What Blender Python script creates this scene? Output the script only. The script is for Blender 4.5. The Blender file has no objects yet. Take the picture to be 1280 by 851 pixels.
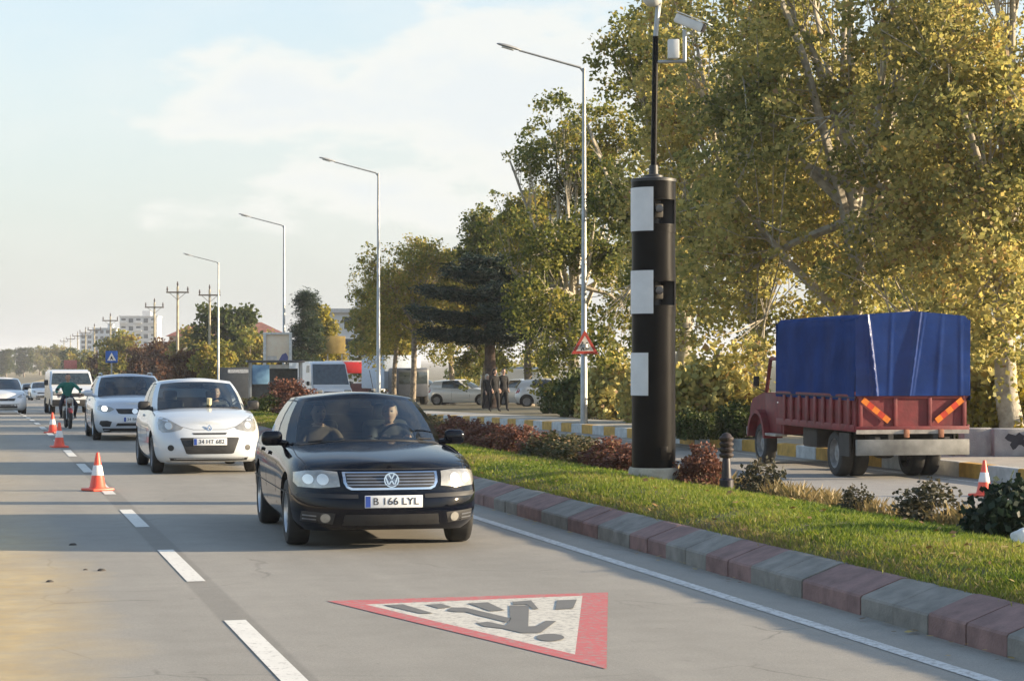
import bpy, bmesh, math, random
import numpy as np
from mathutils import Vector, Matrix, noise as mnoise
from mathutils.bvhtree import BVHTree
from mathutils.geometry import delaunay_2d_cdt

scene = bpy.context.scene
COL = scene.collection
R = math.radians
rng = np.random.default_rng(7)
random.seed(7)

# ---------------------------------------------------------------- camera
YAW = R(14.64); FPX = 2560.0; HC = 1.8; HOR = 449.0
cam_d = bpy.data.cameras.new('camera'); cam = bpy.data.objects.new('camera', cam_d); COL.objects.link(cam)
cam_d.sensor_width = 36.0; cam_d.lens = 72.0; cam_d.shift_y = (HOR - 425.5) / 1280.0
cam_d.clip_start = 0.1; cam_d.clip_end = 20000
cam.location = (0, 0, HC); cam.rotation_euler = (R(90), 0, -YAW)
scene.camera = cam
CA, SA = math.cos(YAW), math.sin(YAW)

# ---------------------------------------------------------------- sky, sun, exposure
SUN_EL = R(13.2); SUN_AZ = R(90 + 15.0)          # azimuth clockwise from +Y (the road's direction)
sun_dir = Vector((math.sin(SUN_AZ) * math.cos(SUN_EL), math.cos(SUN_AZ) * math.cos(SUN_EL), math.sin(SUN_EL)))
world = bpy.data.worlds.new('World'); scene.world = world; world.use_nodes = True
wn = world.node_tree; wn.nodes.clear()
def wnode(t, **kw):
    n = wn.nodes.new(t)
    for k, v in kw.items(): setattr(n, k, v)
    return n
w_out = wnode('ShaderNodeOutputWorld'); w_bg = wnode('ShaderNodeBackground'); w_bg.inputs['Strength'].default_value = 0.13
sky = wnode('ShaderNodeTexSky'); sky.sky_type = 'NISHITA'; sky.sun_disc = False
sky.sun_elevation = SUN_EL; sky.sun_rotation = SUN_AZ
sky.air_density = 1.0; sky.dust_density = 0.8; sky.ozone_density = 1.0; sky.altitude = 50
w_tc = wnode('ShaderNodeTexCoord'); w_sep = wnode('ShaderNodeSeparateXYZ')
wn.links.new(w_tc.outputs['Generated'], w_sep.inputs[0])
w_map = wnode('ShaderNodeMapping'); w_map.inputs['Scale'].default_value = (2.2, 2.2, 6.0); w_map.inputs['Location'].default_value = (0.35, 0.1, 0.25)
wn.links.new(w_tc.outputs['Generated'], w_map.inputs[0])
w_n = wnode('ShaderNodeTexNoise'); w_n.inputs['Scale'].default_value = 1.6; w_n.inputs['Detail'].default_value = 9; w_n.inputs['Roughness'].default_value = 0.52; w_n.inputs['Distortion'].default_value = 0.25
wn.links.new(w_map.outputs[0], w_n.inputs['Vector'])
w_cr = wnode('ShaderNodeValToRGB'); w_cr.color_ramp.elements[0].position = 0.47; w_cr.color_ramp.elements[1].position = 0.60
wn.links.new(w_n.outputs['Fac'], w_cr.inputs[0])
# veil of thin white haze: everywhere towards the horizon
w_hz = wnode('ShaderNodeMapRange'); w_hz.inputs['From Min'].default_value = 0.0; w_hz.inputs['From Max'].default_value = 0.42
w_hz.inputs['To Min'].default_value = 0.96; w_hz.inputs['To Max'].default_value = 0.0
wn.links.new(w_sep.outputs['Z'], w_hz.inputs['Value'])
w_m1 = wnode('ShaderNodeMix', data_type='RGBA'); wn.links.new(w_hz.outputs[0], w_m1.inputs['Factor'])
wn.links.new(sky.outputs[0], w_m1.inputs['A']); w_m1.inputs['B'].default_value = (1.80, 1.87, 1.92, 1)
# clouds: bright rims and greyer bellies from a second noise
w_n2 = wnode('ShaderNodeTexNoise'); w_n2.inputs['Scale'].default_value = 2.6; w_n2.inputs['Detail'].default_value = 6
wn.links.new(w_map.outputs[0], w_n2.inputs['Vector'])
w_cc = wnode('ShaderNodeValToRGB'); w_cc.color_ramp.elements[0].position = 0.35; w_cc.color_ramp.elements[1].position = 0.62
w_cc.color_ramp.elements[0].color = (0.80, 0.815, 0.83, 1); w_cc.color_ramp.elements[1].color = (1.0, 0.985, 0.94, 1)
wn.links.new(w_n2.outputs['Fac'], w_cc.inputs[0])
w_ck = wnode('ShaderNodeMix', data_type='RGBA', blend_type='MULTIPLY'); w_ck.inputs['Factor'].default_value = 1
wn.links.new(w_cc.outputs[0], w_ck.inputs['A']); w_ck.inputs['B'].default_value = (2.66, 2.70, 2.70, 1)
w_f = wnode('ShaderNodeMath', operation='MULTIPLY'); w_f.inputs[1].default_value = 0.85

def cloud_bank(px, py, rx, ry):
    # a bank of cloud at a fixed place of the sky, given by its azimuth and height
    d = Vector((SA + (px - 640) / FPX * CA, CA - (px - 640) / FPX * SA, (HOR - py) / FPX)).normalized()
    side = Vector((d.y, -d.x, 0)).normalized()
    dv = wnode('ShaderNodeVectorMath', operation='DOT_PRODUCT'); wn.links.new(w_tc.outputs['Generated'], dv.inputs[0]); dv.inputs[1].default_value = side
    def m(op, a, b):
        q = wnode('ShaderNodeMath', operation=op)
        for i, v in enumerate((a, b)):
            if isinstance(v, (int, float)): q.inputs[i].default_value = v
            else: wn.links.new(v, q.inputs[i])
        return q.outputs[0]
    a = m('DIVIDE', dv.outputs['Value'], rx / FPX); b = m('DIVIDE', m('SUBTRACT', w_sep.outputs['Z'], d.z), ry / FPX)
    r = m('SQRT', m('ADD', m('MULTIPLY', a, a), m('MULTIPLY', b, b)), 0.0)
    return m('SUBTRACT', 1.0, r)
def w_math(op, a, b):
    q = wnode('ShaderNodeMath', operation=op)
    for i, v in enumerate((a, b)):
        if isinstance(v, (int, float)): q.inputs[i].default_value = v
        else: wn.links.new(v, q.inputs[i])
    return q.outputs[0]
banks = None
for bk_ in ((590, 150, 320, 120), (335, 120, 150, 78), (760, 120, 330, 120), (480, 235, 260, 60)):
    k_ = cloud_bank(*bk_); banks = k_ if banks is None else w_math('MAXIMUM', banks, k_)
banks = w_math('MAXIMUM', banks, -0.6)
w_n3 = wnode('ShaderNodeTexNoise'); w_n3.inputs['Scale'].default_value = 7.0; w_n3.inputs['Detail'].default_value = 9; w_n3.inputs['Roughness'].default_value = 0.55
wn.links.new(w_map.outputs[0], w_n3.inputs['Vector'])
w_sum = w_math('ADD', w_math('MULTIPLY', banks, 0.62), w_math('MULTIPLY', w_math('SUBTRACT', w_n3.outputs['Fac'], 0.5), 1.9))
w_bk = wnode('ShaderNodeMapRange', interpolation_type='SMOOTHSTEP'); w_bk.inputs['From Min'].default_value = -0.06; w_bk.inputs['From Max'].default_value = 0.34
wn.links.new(w_sum, w_bk.inputs['Value'])
w_thin = w_math('MULTIPLY', w_cr.outputs[0], 0.35)
wn.links.new(w_math('MAXIMUM', w_bk.outputs[0], w_thin), w_f.inputs[0])
# the deep part of a bank is greyer than its rim
w_deep = wnode('ShaderNodeMapRange', interpolation_type='SMOOTHSTEP'); w_deep.inputs['From Min'].default_value = 0.22; w_deep.inputs['From Max'].default_value = 0.75
wn.links.new(w_sum, w_deep.inputs['Value'])
w_dk = wnode('ShaderNodeMix', data_type='RGBA'); wn.links.new(w_deep.outputs[0], w_dk.inputs['Factor'])
w_dk.inputs['A'].default_value = (1.0, .985, .94, 1); w_dk.inputs['B'].default_value = (.91, .935, .95, 1)
wn.links.new(w_dk.outputs['Result'], w_ck.inputs['A'])

w_m2 = wnode('ShaderNodeMix', data_type='RGBA'); wn.links.new(w_f.outputs[0], w_m2.inputs['Factor'])
wn.links.new(w_m1.outputs['Result'], w_m2.inputs['A']); wn.links.new(w_ck.outputs['Result'], w_m2.inputs['B'])
wn.links.new(w_m2.outputs['Result'], w_bg.inputs['Color']); wn.links.new(w_bg.outputs[0], w_out.inputs['Surface'])

sun_l = bpy.data.lights.new('sun', 'SUN'); sun_l.energy = 4.9; sun_l.angle = R(0.53); sun_l.color = (1.0, 0.81, 0.56)
sun_o = bpy.data.objects.new('sun', sun_l); COL.objects.link(sun_o)
sun_o.rotation_euler = sun_dir.to_track_quat('Z', 'Y').to_euler(); sun_o.location = (60, -20, 40)
vs = scene.view_settings; scene.display_settings.display_device = 'sRGB'
vs.view_transform = 'Standard'; vs.look = 'None'; vs.exposure = 1.48; vs.gamma = 1.0; vs.use_curve_mapping = False
scene.cycles.max_bounces = 8; scene.cycles.transparent_max_bounces = 16; scene.cycles.use_denoising = True
scene.cycles.diffuse_bounces = 3; scene.cycles.glossy_bounces = 3
scene.cycles.volume_bounces = 0

# ---------------------------------------------------------------- the lie of the land
def gz(y):
    """height of the road surface: level near the camera, then falling away gently"""
    y = np.asarray(y, float)
    t = np.clip((y - 42) / 30.0, 0, 1)
    near = -0.0145 * 30 * 0.5 * t * t
    far = -0.0145 * np.clip(y - 72, 0, 340)
    return near + far
def bend(y):
    y = np.asarray(y, float)
    return 0.00011 * np.clip(y - 90, 0, 300) ** 2 + 0.066 * np.clip(y - 390, 0, None)
def gp(px, py, z0=0.0):
    """the point of the ground (raised by z0) that a photograph pixel looks at"""
    u = (px - 640) / FPX; v = (py - HOR) / FPX
    D = (HC - z0) / v
    for _ in range(40):
        y = D * (CA - u * SA)
        D2 = (HC - z0 - float(gz(y))) / v
        D = 0.5 * D + 0.5 * D2
    return Vector((D * (SA + u * CA), D * (CA - u * SA), z0 + float(gz(D * (CA - u * SA)))))
def atD(px, D, z0=0.0):
    u = (px - 640) / FPX
    x, y = D * (SA + u * CA), D * (CA - u * SA)
    return Vector((x, y, z0 + float(gz(y))))
def zpx(py, D): return HC - (py - HOR) / FPX * D
# ---------------------------------------------------------------- materials
MATS = {}
def mat(name, col, rough=0.6, metal=0.0, var=0.12, vscale=6.0, bump=0.0, bscale=40.0, spec=0.5, coat=0.0, emit=None, col2=None):
    if name in MATS: return MATS[name]
    m = bpy.data.materials.new(name); m.use_nodes = True; nt = m.node_tree
    b = nt.nodes['Principled BSDF']
    b.inputs['Roughness'].default_value = rough; b.inputs['Metallic'].default_value = metal
    b.inputs['Specular IOR Level'].default_value = spec
    if coat: b.inputs['Coat Weight'].default_value = coat; b.inputs['Coat Roughness'].default_value = 0.04
    tc = nt.nodes.new('ShaderNodeTexCoord')
    n = nt.nodes.new('ShaderNodeTexNoise'); n.inputs['Scale'].default_value = vscale; n.inputs['Detail'].default_value = 6; n.inputs['Roughness'].default_value = 0.6
    nt.links.new(tc.outputs['Object'], n.inputs['Vector'])
    r = nt.nodes.new('ShaderNodeValToRGB')
    c = np.array(col[:3], float); d = np.array(col2[:3], float) if col2 is not None else c * (1 - 2 * var)
    c1 = c if col2 is not None else np.minimum(c * (1 + 2 * var), 0.95)
    r.color_ramp.elements[0].position = 0.3; r.color_ramp.elements[1].position = 0.7
    r.color_ramp.elements[0].color = (*d, 1); r.color_ramp.elements[1].color = (*c1, 1)
    nt.links.new(n.outputs['Fac'], r.inputs[0]); nt.links.new(r.outputs[0], b.inputs['Base Color'])
    if bump:
        n2 = nt.nodes.new('ShaderNodeTexNoise'); n2.inputs['Scale'].default_value = bscale; n2.inputs['Detail'].default_value = 4
        nt.links.new(tc.outputs['Object'], n2.inputs['Vector'])
        bp = nt.nodes.new('ShaderNodeBump'); bp.inputs['Strength'].default_value = bump; bp.inputs['Distance'].default_value = 0.02
        nt.links.new(n2.outputs['Fac'], bp.inputs['Height']); nt.links.new(bp.outputs[0], b.inputs['Normal'])
    if emit:
        b.inputs['Emission Color'].default_value = (*emit[:3], 1); b.inputs['Emission Strength'].default_value = emit[3]
    MATS[name] = m
    return m
def glass(name, tint=(0.55, 0.62, 0.6), refl=1.0, rough=0.02):
    if name in MATS: return MATS[name]
    m = bpy.data.materials.new(name); m.use_nodes = True; nt = m.node_tree; nt.nodes.clear()
    o = nt.nodes.new('ShaderNodeOutputMaterial'); t = nt.nodes.new('ShaderNodeBsdfTransparent'); t.inputs[0].default_value = (*tint, 1)
    g = nt.nodes.new('ShaderNodeBsdfGlossy'); g.inputs['Roughness'].default_value = rough; g.inputs[0].default_value = (refl, refl, refl, 1)
    f = nt.nodes.new('ShaderNodeFresnel'); f.inputs[0].default_value = 1.7
    mx = nt.nodes.new('ShaderNodeMixShader')
    nt.links.new(f.outputs[0], mx.inputs[0]); nt.links.new(t.outputs[0], mx.inputs[1]); nt.links.new(g.outputs[0], mx.inputs[2])
    nt.links.new(mx.outputs[0], o.inputs[0]); MATS[name] = m
    return m
def leafmat(name, ramp, trans=0.35, rough=0.55):
    """leaf colours vary from leaf to leaf with the 'tone' stored on each leaf"""
    if name in MATS: return MATS[name]
    m = bpy.data.materials.new(name); m.use_nodes = True; nt = m.node_tree; nt.nodes.clear()
    o = nt.nodes.new('ShaderNodeOutputMaterial'); a = nt.nodes.new('ShaderNodeAttribute'); a.attribute_name = 'tone'
    r = nt.nodes.new('ShaderNodeValToRGB'); els = r.color_ramp.elements
    while len(els) < len(ramp): els.new(0.5)
    for e, (p, c) in zip(els, ramp): e.position = p; e.color = (*c, 1)
    nt.links.new(a.outputs['Fac'], r.inputs[0])
    p = nt.nodes.new('ShaderNodeBsdfPrincipled'); p.inputs['Roughness'].default_value = rough; p.inputs['Specular IOR Level'].default_value = 0.3
    t = nt.nodes.new('ShaderNodeBsdfTranslucent'); mx = nt.nodes.new('ShaderNodeMixShader'); mx.inputs[0].default_value = trans
    nt.links.new(r.outputs[0], p.inputs['Base Color']); nt.links.new(r.outputs[0], t.inputs[0])
    nt.links.new(p.outputs[0], mx.inputs[1]); nt.links.new(t.outputs[0], mx.inputs[2]); nt.links.new(mx.outputs[0], o.inputs[0])
    MATS[name] = m
    return m

# ---------------------------------------------------------------- objects
def tag(o, label=None, cat=None, group=None, kind=None):
    if label: o['label'] = label
    if cat: o['category'] = cat
    if group: o['group'] = group
    if kind: o['kind'] = kind
    return o
def empty(name, loc=(0, 0, 0), rz=0.0, label=None, cat=None, group=None):
    o = bpy.data.objects.new(name, None); COL.objects.link(o); o.location = loc; o.rotation_euler = (0, 0, rz)
    o.empty_display_size = 0.2
    return tag(o, label, cat, group)
def copy_tree(o, parent=None):
    c = o.copy(); COL.objects.link(c)
    if parent is not None: c.parent = parent
    for ch in list(o.children): copy_tree(ch, c)
    return c
def link_mesh(name, me, parent=None, loc=None, rz=None):
    o = bpy.data.objects.new(name, me); COL.objects.link(o)
    if parent is not None: o.parent = parent
    if loc is not None: o.location = loc
    if rz is not None: o.rotation_euler = (0, 0, rz)
    return o
class MB:
    def __init__(s): s.v = []; s.f = []; s.m = []; s.cm = 0
    def quad(s, a, b, c, d): s.face([a, b, c, d])
    def face(s, pts):
        i = len(s.v); s.v += [tuple(p) for p in pts]; s.f.append(list(range(i, i + len(pts)))); s.m.append(s.cm)
    def add(s, vs, fs):
        i = len(s.v); s.v += [tuple(p) for p in vs]
        for f in fs: s.f.append([i + k for k in f]); s.m.append(s.cm)
    def box(s, c, d, rz=0.0, bev=0.0, M=None):
        x, y, z = d[0] / 2, d[1] / 2, d[2] / 2
        if bev <= 0:
            vs = [(-x, -y, -z), (x, -y, -z), (x, y, -z), (-x, y, -z), (-x, -y, z), (x, -y, z), (x, y, z), (-x, y, z)]
            fs = [(0, 3, 2, 1), (4, 5, 6, 7), (0, 1, 5, 4), (1, 2, 6, 5), (2, 3, 7, 6), (3, 0, 4, 7)]
        else:
            bm = bmesh.new(); bmesh.ops.create_cube(bm, size=1.0)
            for v in bm.verts: v.co = Vector((v.co.x * 2 * x, v.co.y * 2 * y, v.co.z * 2 * z))
            bmesh.ops.bevel(bm, geom=bm.edges[:], offset=min(bev, x * .95, y * .95, z * .95), segments=2, affect='EDGES', profile=0.5)
            bm.verts.index_update(); vs = [tuple(v.co) for v in bm.verts]; fs = [[v.index for v in f.verts] for f in bm.faces]; bm.free()
        if M is None: M = Matrix.Rotation(rz, 3, 'Z')
        c = Vector(c)
        s.add([M @ Vector(p) + c for p in vs], fs)
        return s
    def tube(s, pts, rad, n=10, cap=True):
        pts = [Vector(p) for p in pts]; k = len(pts)
        rad = [rad] * k if not hasattr(rad, '__len__') else rad
        rings = []; ref = None
        for i, p in enumerate(pts):
            t = (pts[min(i + 1, k - 1)] - pts[max(i - 1, 0)]).normalized()
            if ref is None:
                ref = Vector((0, 0, 1)) if abs(t.z) < .9 else Vector((1, 0, 0))
            a = t.cross(ref).normalized(); b = t.cross(a).normalized(); ref = -b if False else ref
            rings.append([p + (a * math.cos(2 * math.pi * j / n) + b * math.sin(2 * math.pi * j / n)) * rad[i] for j in range(n)])
        vs = [q for r in rings for q in r]; fs = []
        for i in range(k - 1):
            for j in range(n):
                fs.append((i * n + j, i * n + (j + 1) % n, (i + 1) * n + (j + 1) % n, (i + 1) * n + j))
        if cap: fs.append(tuple(reversed(range(n)))); fs.append(tuple(range((k - 1) * n, k * n)))
        s.add(vs, fs); return s
    def lathe(s, prof, n=24, M=None, c=(0, 0, 0)):
        """profile of (radius, height) about local z"""
        vs = []; fs = []; k = len(prof)
        for r, h in prof:
            for j in range(n):
                a = 2 * math.pi * j / n; vs.append(Vector((r * math.cos(a), r * math.sin(a), h)))
        for i in range(k - 1):
            for j in range(n): fs.append((i * n + j, i * n + (j + 1) % n, (i + 1) * n + (j + 1) % n, (i + 1) * n + j))
        if prof[0][0] > 1e-5: fs.append(tuple(reversed(range(n))))
        if prof[-1][0] > 1e-5: fs.append(tuple(range((k - 1) * n, k * n)))
        if M is not None: vs = [M @ v for v in vs]
        c = Vector(c); s.add([v + c for v in vs], fs); return s
    def prism(s, poly, h0, h1, M=None, c=(0, 0, 0)):
        """extrude a 2-D polygon (local x,y) from z=h0 to h1"""
        n = len(poly); vs = [Vector((p[0], p[1], h0)) for p in poly] + [Vector((p[0], p[1], h1)) for p in poly]
        fs = [tuple(reversed(range(n))), tuple(range(n, 2 * n))] + [(i, (i + 1) % n, n + (i + 1) % n, n + i) for i in range(n)]
        if M is not None: vs = [M @ v for v in vs]
        c = Vector(c); s.add([v + c for v in vs], fs); return s
    def build(s, name, m, parent=None, smooth=30, loc=None, rz=None, merge=True):
        me = bpy.data.meshes.new(name); me.from_pydata(s.v, [], s.f)
        for q in (m if isinstance(m, (list, tuple)) else [m]): me.materials.append(q)
        me.polygons.foreach_set('material_index', s.m)
        bm = bmesh.new(); bm.from_mesh(me)
        if merge: bmesh.ops.remove_doubles(bm, verts=bm.verts, dist=1e-5)
        bmesh.ops.recalc_face_normals(bm, faces=bm.faces); bm.to_mesh(me); bm.free()
        if smooth:
            me.polygons.foreach_set('use_smooth', [True] * len(me.polygons)); me.set_sharp_from_angle(angle=R(smooth))
        me.update()
        return link_mesh(name, me, parent, loc, rz)
def rotx(a): return Matrix.Rotation(a, 3, 'X')
def roty(a): return Matrix.Rotation(a, 3, 'Y')
def rotz(a): return Matrix.Rotation(a, 3, 'Z')
def text_mesh(name, body, size, m, parent, M, ext=0.002, width=None):
    """lettering lying in local x,y, placed by matrix M (4x4)"""
    cu = bpy.data.curves.new(name, 'FONT'); cu.body = body; cu.size = size; cu.extrude = ext; cu.align_x = 'CENTER'; cu.align_y = 'CENTER'
    t = bpy.data.objects.new(name, cu); COL.objects.link(t)
    dg = bpy.context.evaluated_depsgraph_get(); dg.update()
    me = bpy.data.meshes.new_from_object(t.evaluated_get(dg)); bpy.data.objects.remove(t); bpy.data.curves.remove(cu)
    if width:
        xs = [v.co.x for v in me.vertices]; k = width / (max(xs) - min(xs)); cx = (max(xs) + min(xs)) / 2
        for v in me.vertices: v.co.x = (v.co.x - cx) * k
    me.transform(M); me.materials.clear(); me.materials.append(m)
    return link_mesh(name, me, parent)
def pch(xs, ys, x):
    """monotone cubic interpolation"""
    xs = np.asarray(xs, float); ys = np.asarray(ys, float); x = np.clip(np.asarray(x, float), xs[0], xs[-1])
    h = np.diff(xs); d = np.diff(ys) / h; m = np.zeros_like(ys); m[0] = d[0]; m[-1] = d[-1]
    for i in range(1, len(xs) - 1):
        m[i] = 0 if d[i - 1] * d[i] <= 0 else 2 * d[i - 1] * d[i] / (d[i - 1] + d[i])
    i = np.clip(np.searchsorted(xs, x) - 1, 0, len(h) - 1); t = (x - xs[i]) / h[i]
    return ((1 + 2 * t) * (1 - t) ** 2 * ys[i] + t * (1 - t) ** 2 * h[i] * m[i] + t * t * (3 - 2 * t) * ys[i + 1] + t * t * (t - 1) * h[i] * m[i + 1])
def fast_mesh(name, verts, quads, mats, tone=None, smooth=False):
    verts = np.asarray(verts, np.float32); quads = np.asarray(quads, np.int32); k = quads.shape[1]
    me = bpy.data.meshes.new(name); me.vertices.add(len(verts)); me.vertices.foreach_set('co', verts.ravel())
    me.loops.add(quads.size); me.loops.foreach_set('vertex_index', quads.ravel())
    me.polygons.add(len(quads)); me.polygons.foreach_set('loop_start', np.arange(len(quads), dtype=np.int32) * k)
    if smooth: me.polygons.foreach_set('use_smooth', [True] * len(quads))
    me.update(calc_edges=True)
    if tone is not None:
        at = me.attributes.new('tone', 'FLOAT', 'POINT'); at.data.foreach_set('value', np.asarray(tone, np.float32))
    for q in mats: me.materials.append(q)
    return me
# ================================================================ THE SETTING
YS = np.unique(np.concatenate([np.arange(-30, 60, 3.0), np.arange(60, 160, 6.0), np.arange(160, 420, 15.0), np.arange(420, 1400, 70.0)]))
def strip(name, prof, m, y0=-30, y1=1330, kind='structure', smooth=0):
    """a ribbon along the road: prof is a list of (x, z) across it"""
    ys = YS[(YS > y0) & (YS < y1)]; ys = np.concatenate([[y0], ys, [y1]])
    mb = MB(); n = len(prof); vs = []
    for y in ys:
        b, g = float(bend(y)), float(gz(y))
        vs += [(x + b, y, z + g) for x, z in prof]
    fs = [(i * n + j, i * n + j + 1, (i + 1) * n + j + 1, (i + 1) * n + j) for i in range(len(ys) - 1) for j in range(n - 1)]
    mb.add(vs, fs); o = mb.build(name, m, smooth=smooth); o['kind'] = kind
    return o
def nodes_of(m): return m.node_tree, m.node_tree.nodes, m.node_tree.links
def asphalt(name, base, sand=False, strip_x=None):
    m = bpy.data.materials.new(name); m.use_nodes = True; nt, N, L = nodes_of(m); b = N['Principled BSDF']; b.inputs['Roughness'].default_value = 0.82; b.inputs['Specular IOR Level'].default_value = 0.35
    tc = N.new('ShaderNodeTexCoord')
    def noise(scale, detail=5, rough=.55, sc=(1, 1, 1)):
        mp = N.new('ShaderNodeMapping'); mp.inputs['Scale'].default_value = sc; L.new(tc.outputs['Object'], mp.inputs[0])
        n = N.new('ShaderNodeTexNoise'); n.inputs['Scale'].default_value = scale; n.inputs['Detail'].default_value = detail; n.inputs['Roughness'].default_value = rough
        L.new(mp.outputs[0], n.inputs['Vector']); return n.outputs['Fac']
    def math_(op, a, c):
        q = N.new('ShaderNodeMath'); q.operation = op
        for i, v in enumerate((a, c)):
            if isinstance(v, (int, float)): q.inputs[i].default_value = v
            else: L.new(v, q.inputs[i])
        return q.outputs[0]
    def rng_(v, a, c, d, e):
        q = N.new('ShaderNodeMapRange'); L.new(v, q.inputs['Value'])
        for k, x in zip(('From Min', 'From Max', 'To Min', 'To Max'), (a, c, d, e)): q.inputs[k].default_value = x
        return q.outputs[0]
    def mix(f, a, c, bt='MIX'):
        q = N.new('ShaderNodeMix'); q.data_type = 'RGBA'; q.blend_type = bt
        for k, v in (('Factor', f), ('A', a), ('B', c)):
            if isinstance(v, (int, float)): q.inputs[k].default_value = v
            elif isinstance(v, tuple): q.inputs[k].default_value = (*v, 1)
            else: L.new(v, q.inputs[k])
        return q.outputs['Result']
    fine = math_('MULTIPLY', rng_(noise(260, 3, .7), .3, .7, .80, 1.18), math_('MULTIPLY', rng_(noise(42, 4, .75), .3, .7, .86, 1.12), rng_(noise(105, 2, .6), .3, .7, .86, 1.12)))
    mid = rng_(noise(3.2, 6, .6), .3, .7, .93, 1.06)
    lng = rng_(noise(1.1, 5, .6, (1.0, .06, 1)), .3, .7, .92, 1.07)          # wear running along the lanes
    blot = rng_(noise(.35, 4, .6), .35, .65, .95, 1.05)
    k = math_('MULTIPLY', math_('MULTIPLY', fine, mid), math_('MULTIPLY', lng, blot))
    sx = N.new('ShaderNodeSeparateXYZ'); L.new(tc.outputs['Object'], sx.inputs[0])
    if strip_x is not None:       # the darker band that old paint and its removal left along the dashed line
        d = math_('ABSOLUTE', math_('SUBTRACT', sx.outputs['X'], strip_x + .02), 0.0)
        f = rng_(d, .10, .13, 1.0, 0.0)
        k = math_('MULTIPLY', k, math_('SUBTRACT', 1.0, math_('MULTIPLY', f, .19)))
        # wheel tracks a little smoother and darker
        for wx in (2.95, 4.55):
            d = math_('ABSOLUTE', math_('SUBTRACT', sx.outputs['X'], wx), 0.0)
            k = math_('MULTIPLY', k, rng_(d, .15, .55, .94, 1.0))
        d = math_('ABSOLUTE', math_('SUBTRACT', sx.outputs['X'], 3.72), 0.0)          # oil drips between the wheel tracks
        k = math_('MULTIPLY', k, math_('SUBTRACT', 1.0, math_('MULTIPLY', rng_(d, .08, .42, .16, 0.0), rng_(noise(1.4, 5, .65, (1, .18, 1)), .45, .65, .1, 1))))
        k = math_('MULTIPLY', k, math_('SUBTRACT', 1.0, math_('MULTIPLY', rng_(noise(5.5, 3, .5), .68, .76, 0, 1), .16)))
    # cracks
    v = N.new('ShaderNodeTexVoronoi'); v.feature = 'DISTANCE_TO_EDGE'; v.inputs['Scale'].default_value = .55
    nz = N.new('ShaderNodeTexNoise'); nz.inputs['Scale'].default_value = 1.5; nz.inputs['Detail'].default_value = 8
    L.new(tc.outputs['Object'], nz.inputs['Vector'])
    vm = N.new('ShaderNodeMix'); vm.data_type = 'VECTOR'; vm.inputs['Factor'].default_value = .25
    L.new(tc.outputs['Object'], vm.inputs['A']); L.new(nz.outputs['Color'], vm.inputs['B']); L.new(vm.outputs['Result'], v.inputs['Vector'])
    cr = math_('MULTIPLY', rng_(v.outputs['Distance'], .0, .006, 1, 0), rng_(noise(.5, 2), .52, .60, 0, 1))
    k = math_('MULTIPLY', k, math_('SUBTRACT', 1.0, math_('MULTIPLY', cr, .35)))
    cmb = N.new('ShaderNodeCombineColor'); [L.new(k, cmb.inputs[i]) for i in range(3)]
    c = mix(1.0, base, cmb.outputs[0], 'MULTIPLY')
    if sand:
        xs = math_('ADD', sx.outputs['X'], math_('MULTIPLY', noise(.45, 6, .62), -1.5))
        f = rng_(xs, -.55, .22, 1.0, 0.0)
        far = rng_(sx.outputs['Y'], 17.0, 25.0, 1.0, .30)
        f = math_('MULTIPLY', math_('MULTIPLY', f, far), rng_(noise(7, 6, .7), .3, .62, .55, 1.0))
        c = mix(f, c, mix(rng_(noise(2.2, 5), .35, .65, 0, 1), (.43, .315, .155), (.49, .385, .22)))
    L.new(c, b.inputs['Base Color'])
    bp = N.new('ShaderNodeBump'); bp.inputs['Strength'].default_value = .35; bp.inputs['Distance'].default_value = .006
    L.new(noise(190, 3, .7), bp.inputs['Height']); L.new(bp.outputs[0], b.inputs['Normal'])
    return m
X_DASH, X_EDGE, X_KERB, X_KB = 1.72, 5.49, 6.02, 6.40
X_M2, X_OK, Z_OPP = 9.9, 16.62, -0.25
m_road = asphalt('asphalt', (.278, .26, .228), sand=True, strip_x=X_DASH)
m_opp = asphalt('asphalt_opposite', (.30, .285, .265))
strip('road', [(-2.6, 0), (-1, 0), (.6, 0), (2, 0), (4, 0), (X_KERB + .02, 0)], m_road)
strip('opposite_road', [(X_M2 - .02, Z_OPP), (12, Z_OPP), (14, Z_OPP), (X_OK + .02, Z_OPP)], m_opp)

# the wide ground sheet: lies below the roads, rises to street level beside them, reaches the horizon
m_earth = mat('earth', (.16, .125, .07), .95, var=.3, vscale=1.2, bump=.6, bscale=9, col2=(.075, .07, .03))
def ground_sheet():
    cols = [(-4000, 0), (-700, 0), (-120, 0), (-8.0, -.01), (-7.6, -.5), (5, -.6), (16, -.6), (18.55, -.4), (18.7, -.01), (24, .03), (40, .0), (90, -.1), (250, -.2), (800, 0), (5000, 0)]
    ys = np.concatenate([np.arange(-60, 420, 8.0), np.array([460, 520, 600, 750, 1000, 1400, 2000, 3000, 5000, 9000])])
    mb = MB(); n = len(cols); vs = []
    for y in ys:
        b = float(bend(min(y, 1300)))
        for x, z in cols:
            w = max(0, 1 - abs(x) / 120)
            r = 0.0 if abs(x) < 30 else .25 * mnoise.noise((x * .01, y * .02, 3))
            vs.append((x + b * w, y, z + float(gz(y)) + r))
    fs = [(i * n + j, i * n + j + 1, (i + 1) * n + j + 1, (i + 1) * n + j) for i in range(len(ys) - 1) for j in range(n - 1)]
    mb.add(vs, fs); o = mb.build('ground', m_earth, smooth=40); o['kind'] = 'structure'
ground_sheet()
m_pave = mat('pavement_slabs', (.36, .335, .29), .85, var=.10, vscale=2.0, bump=.3, bscale=30)
m_pave_d = mat('kerb_concrete', (.33, .31, .27), .85, var=.12, vscale=4.0, bump=.3, bscale=40)
strip('pavement', [(X_OK + .24, .0), (17.6, .012), (18.72, .012)], m_pave, y1=420)
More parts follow.
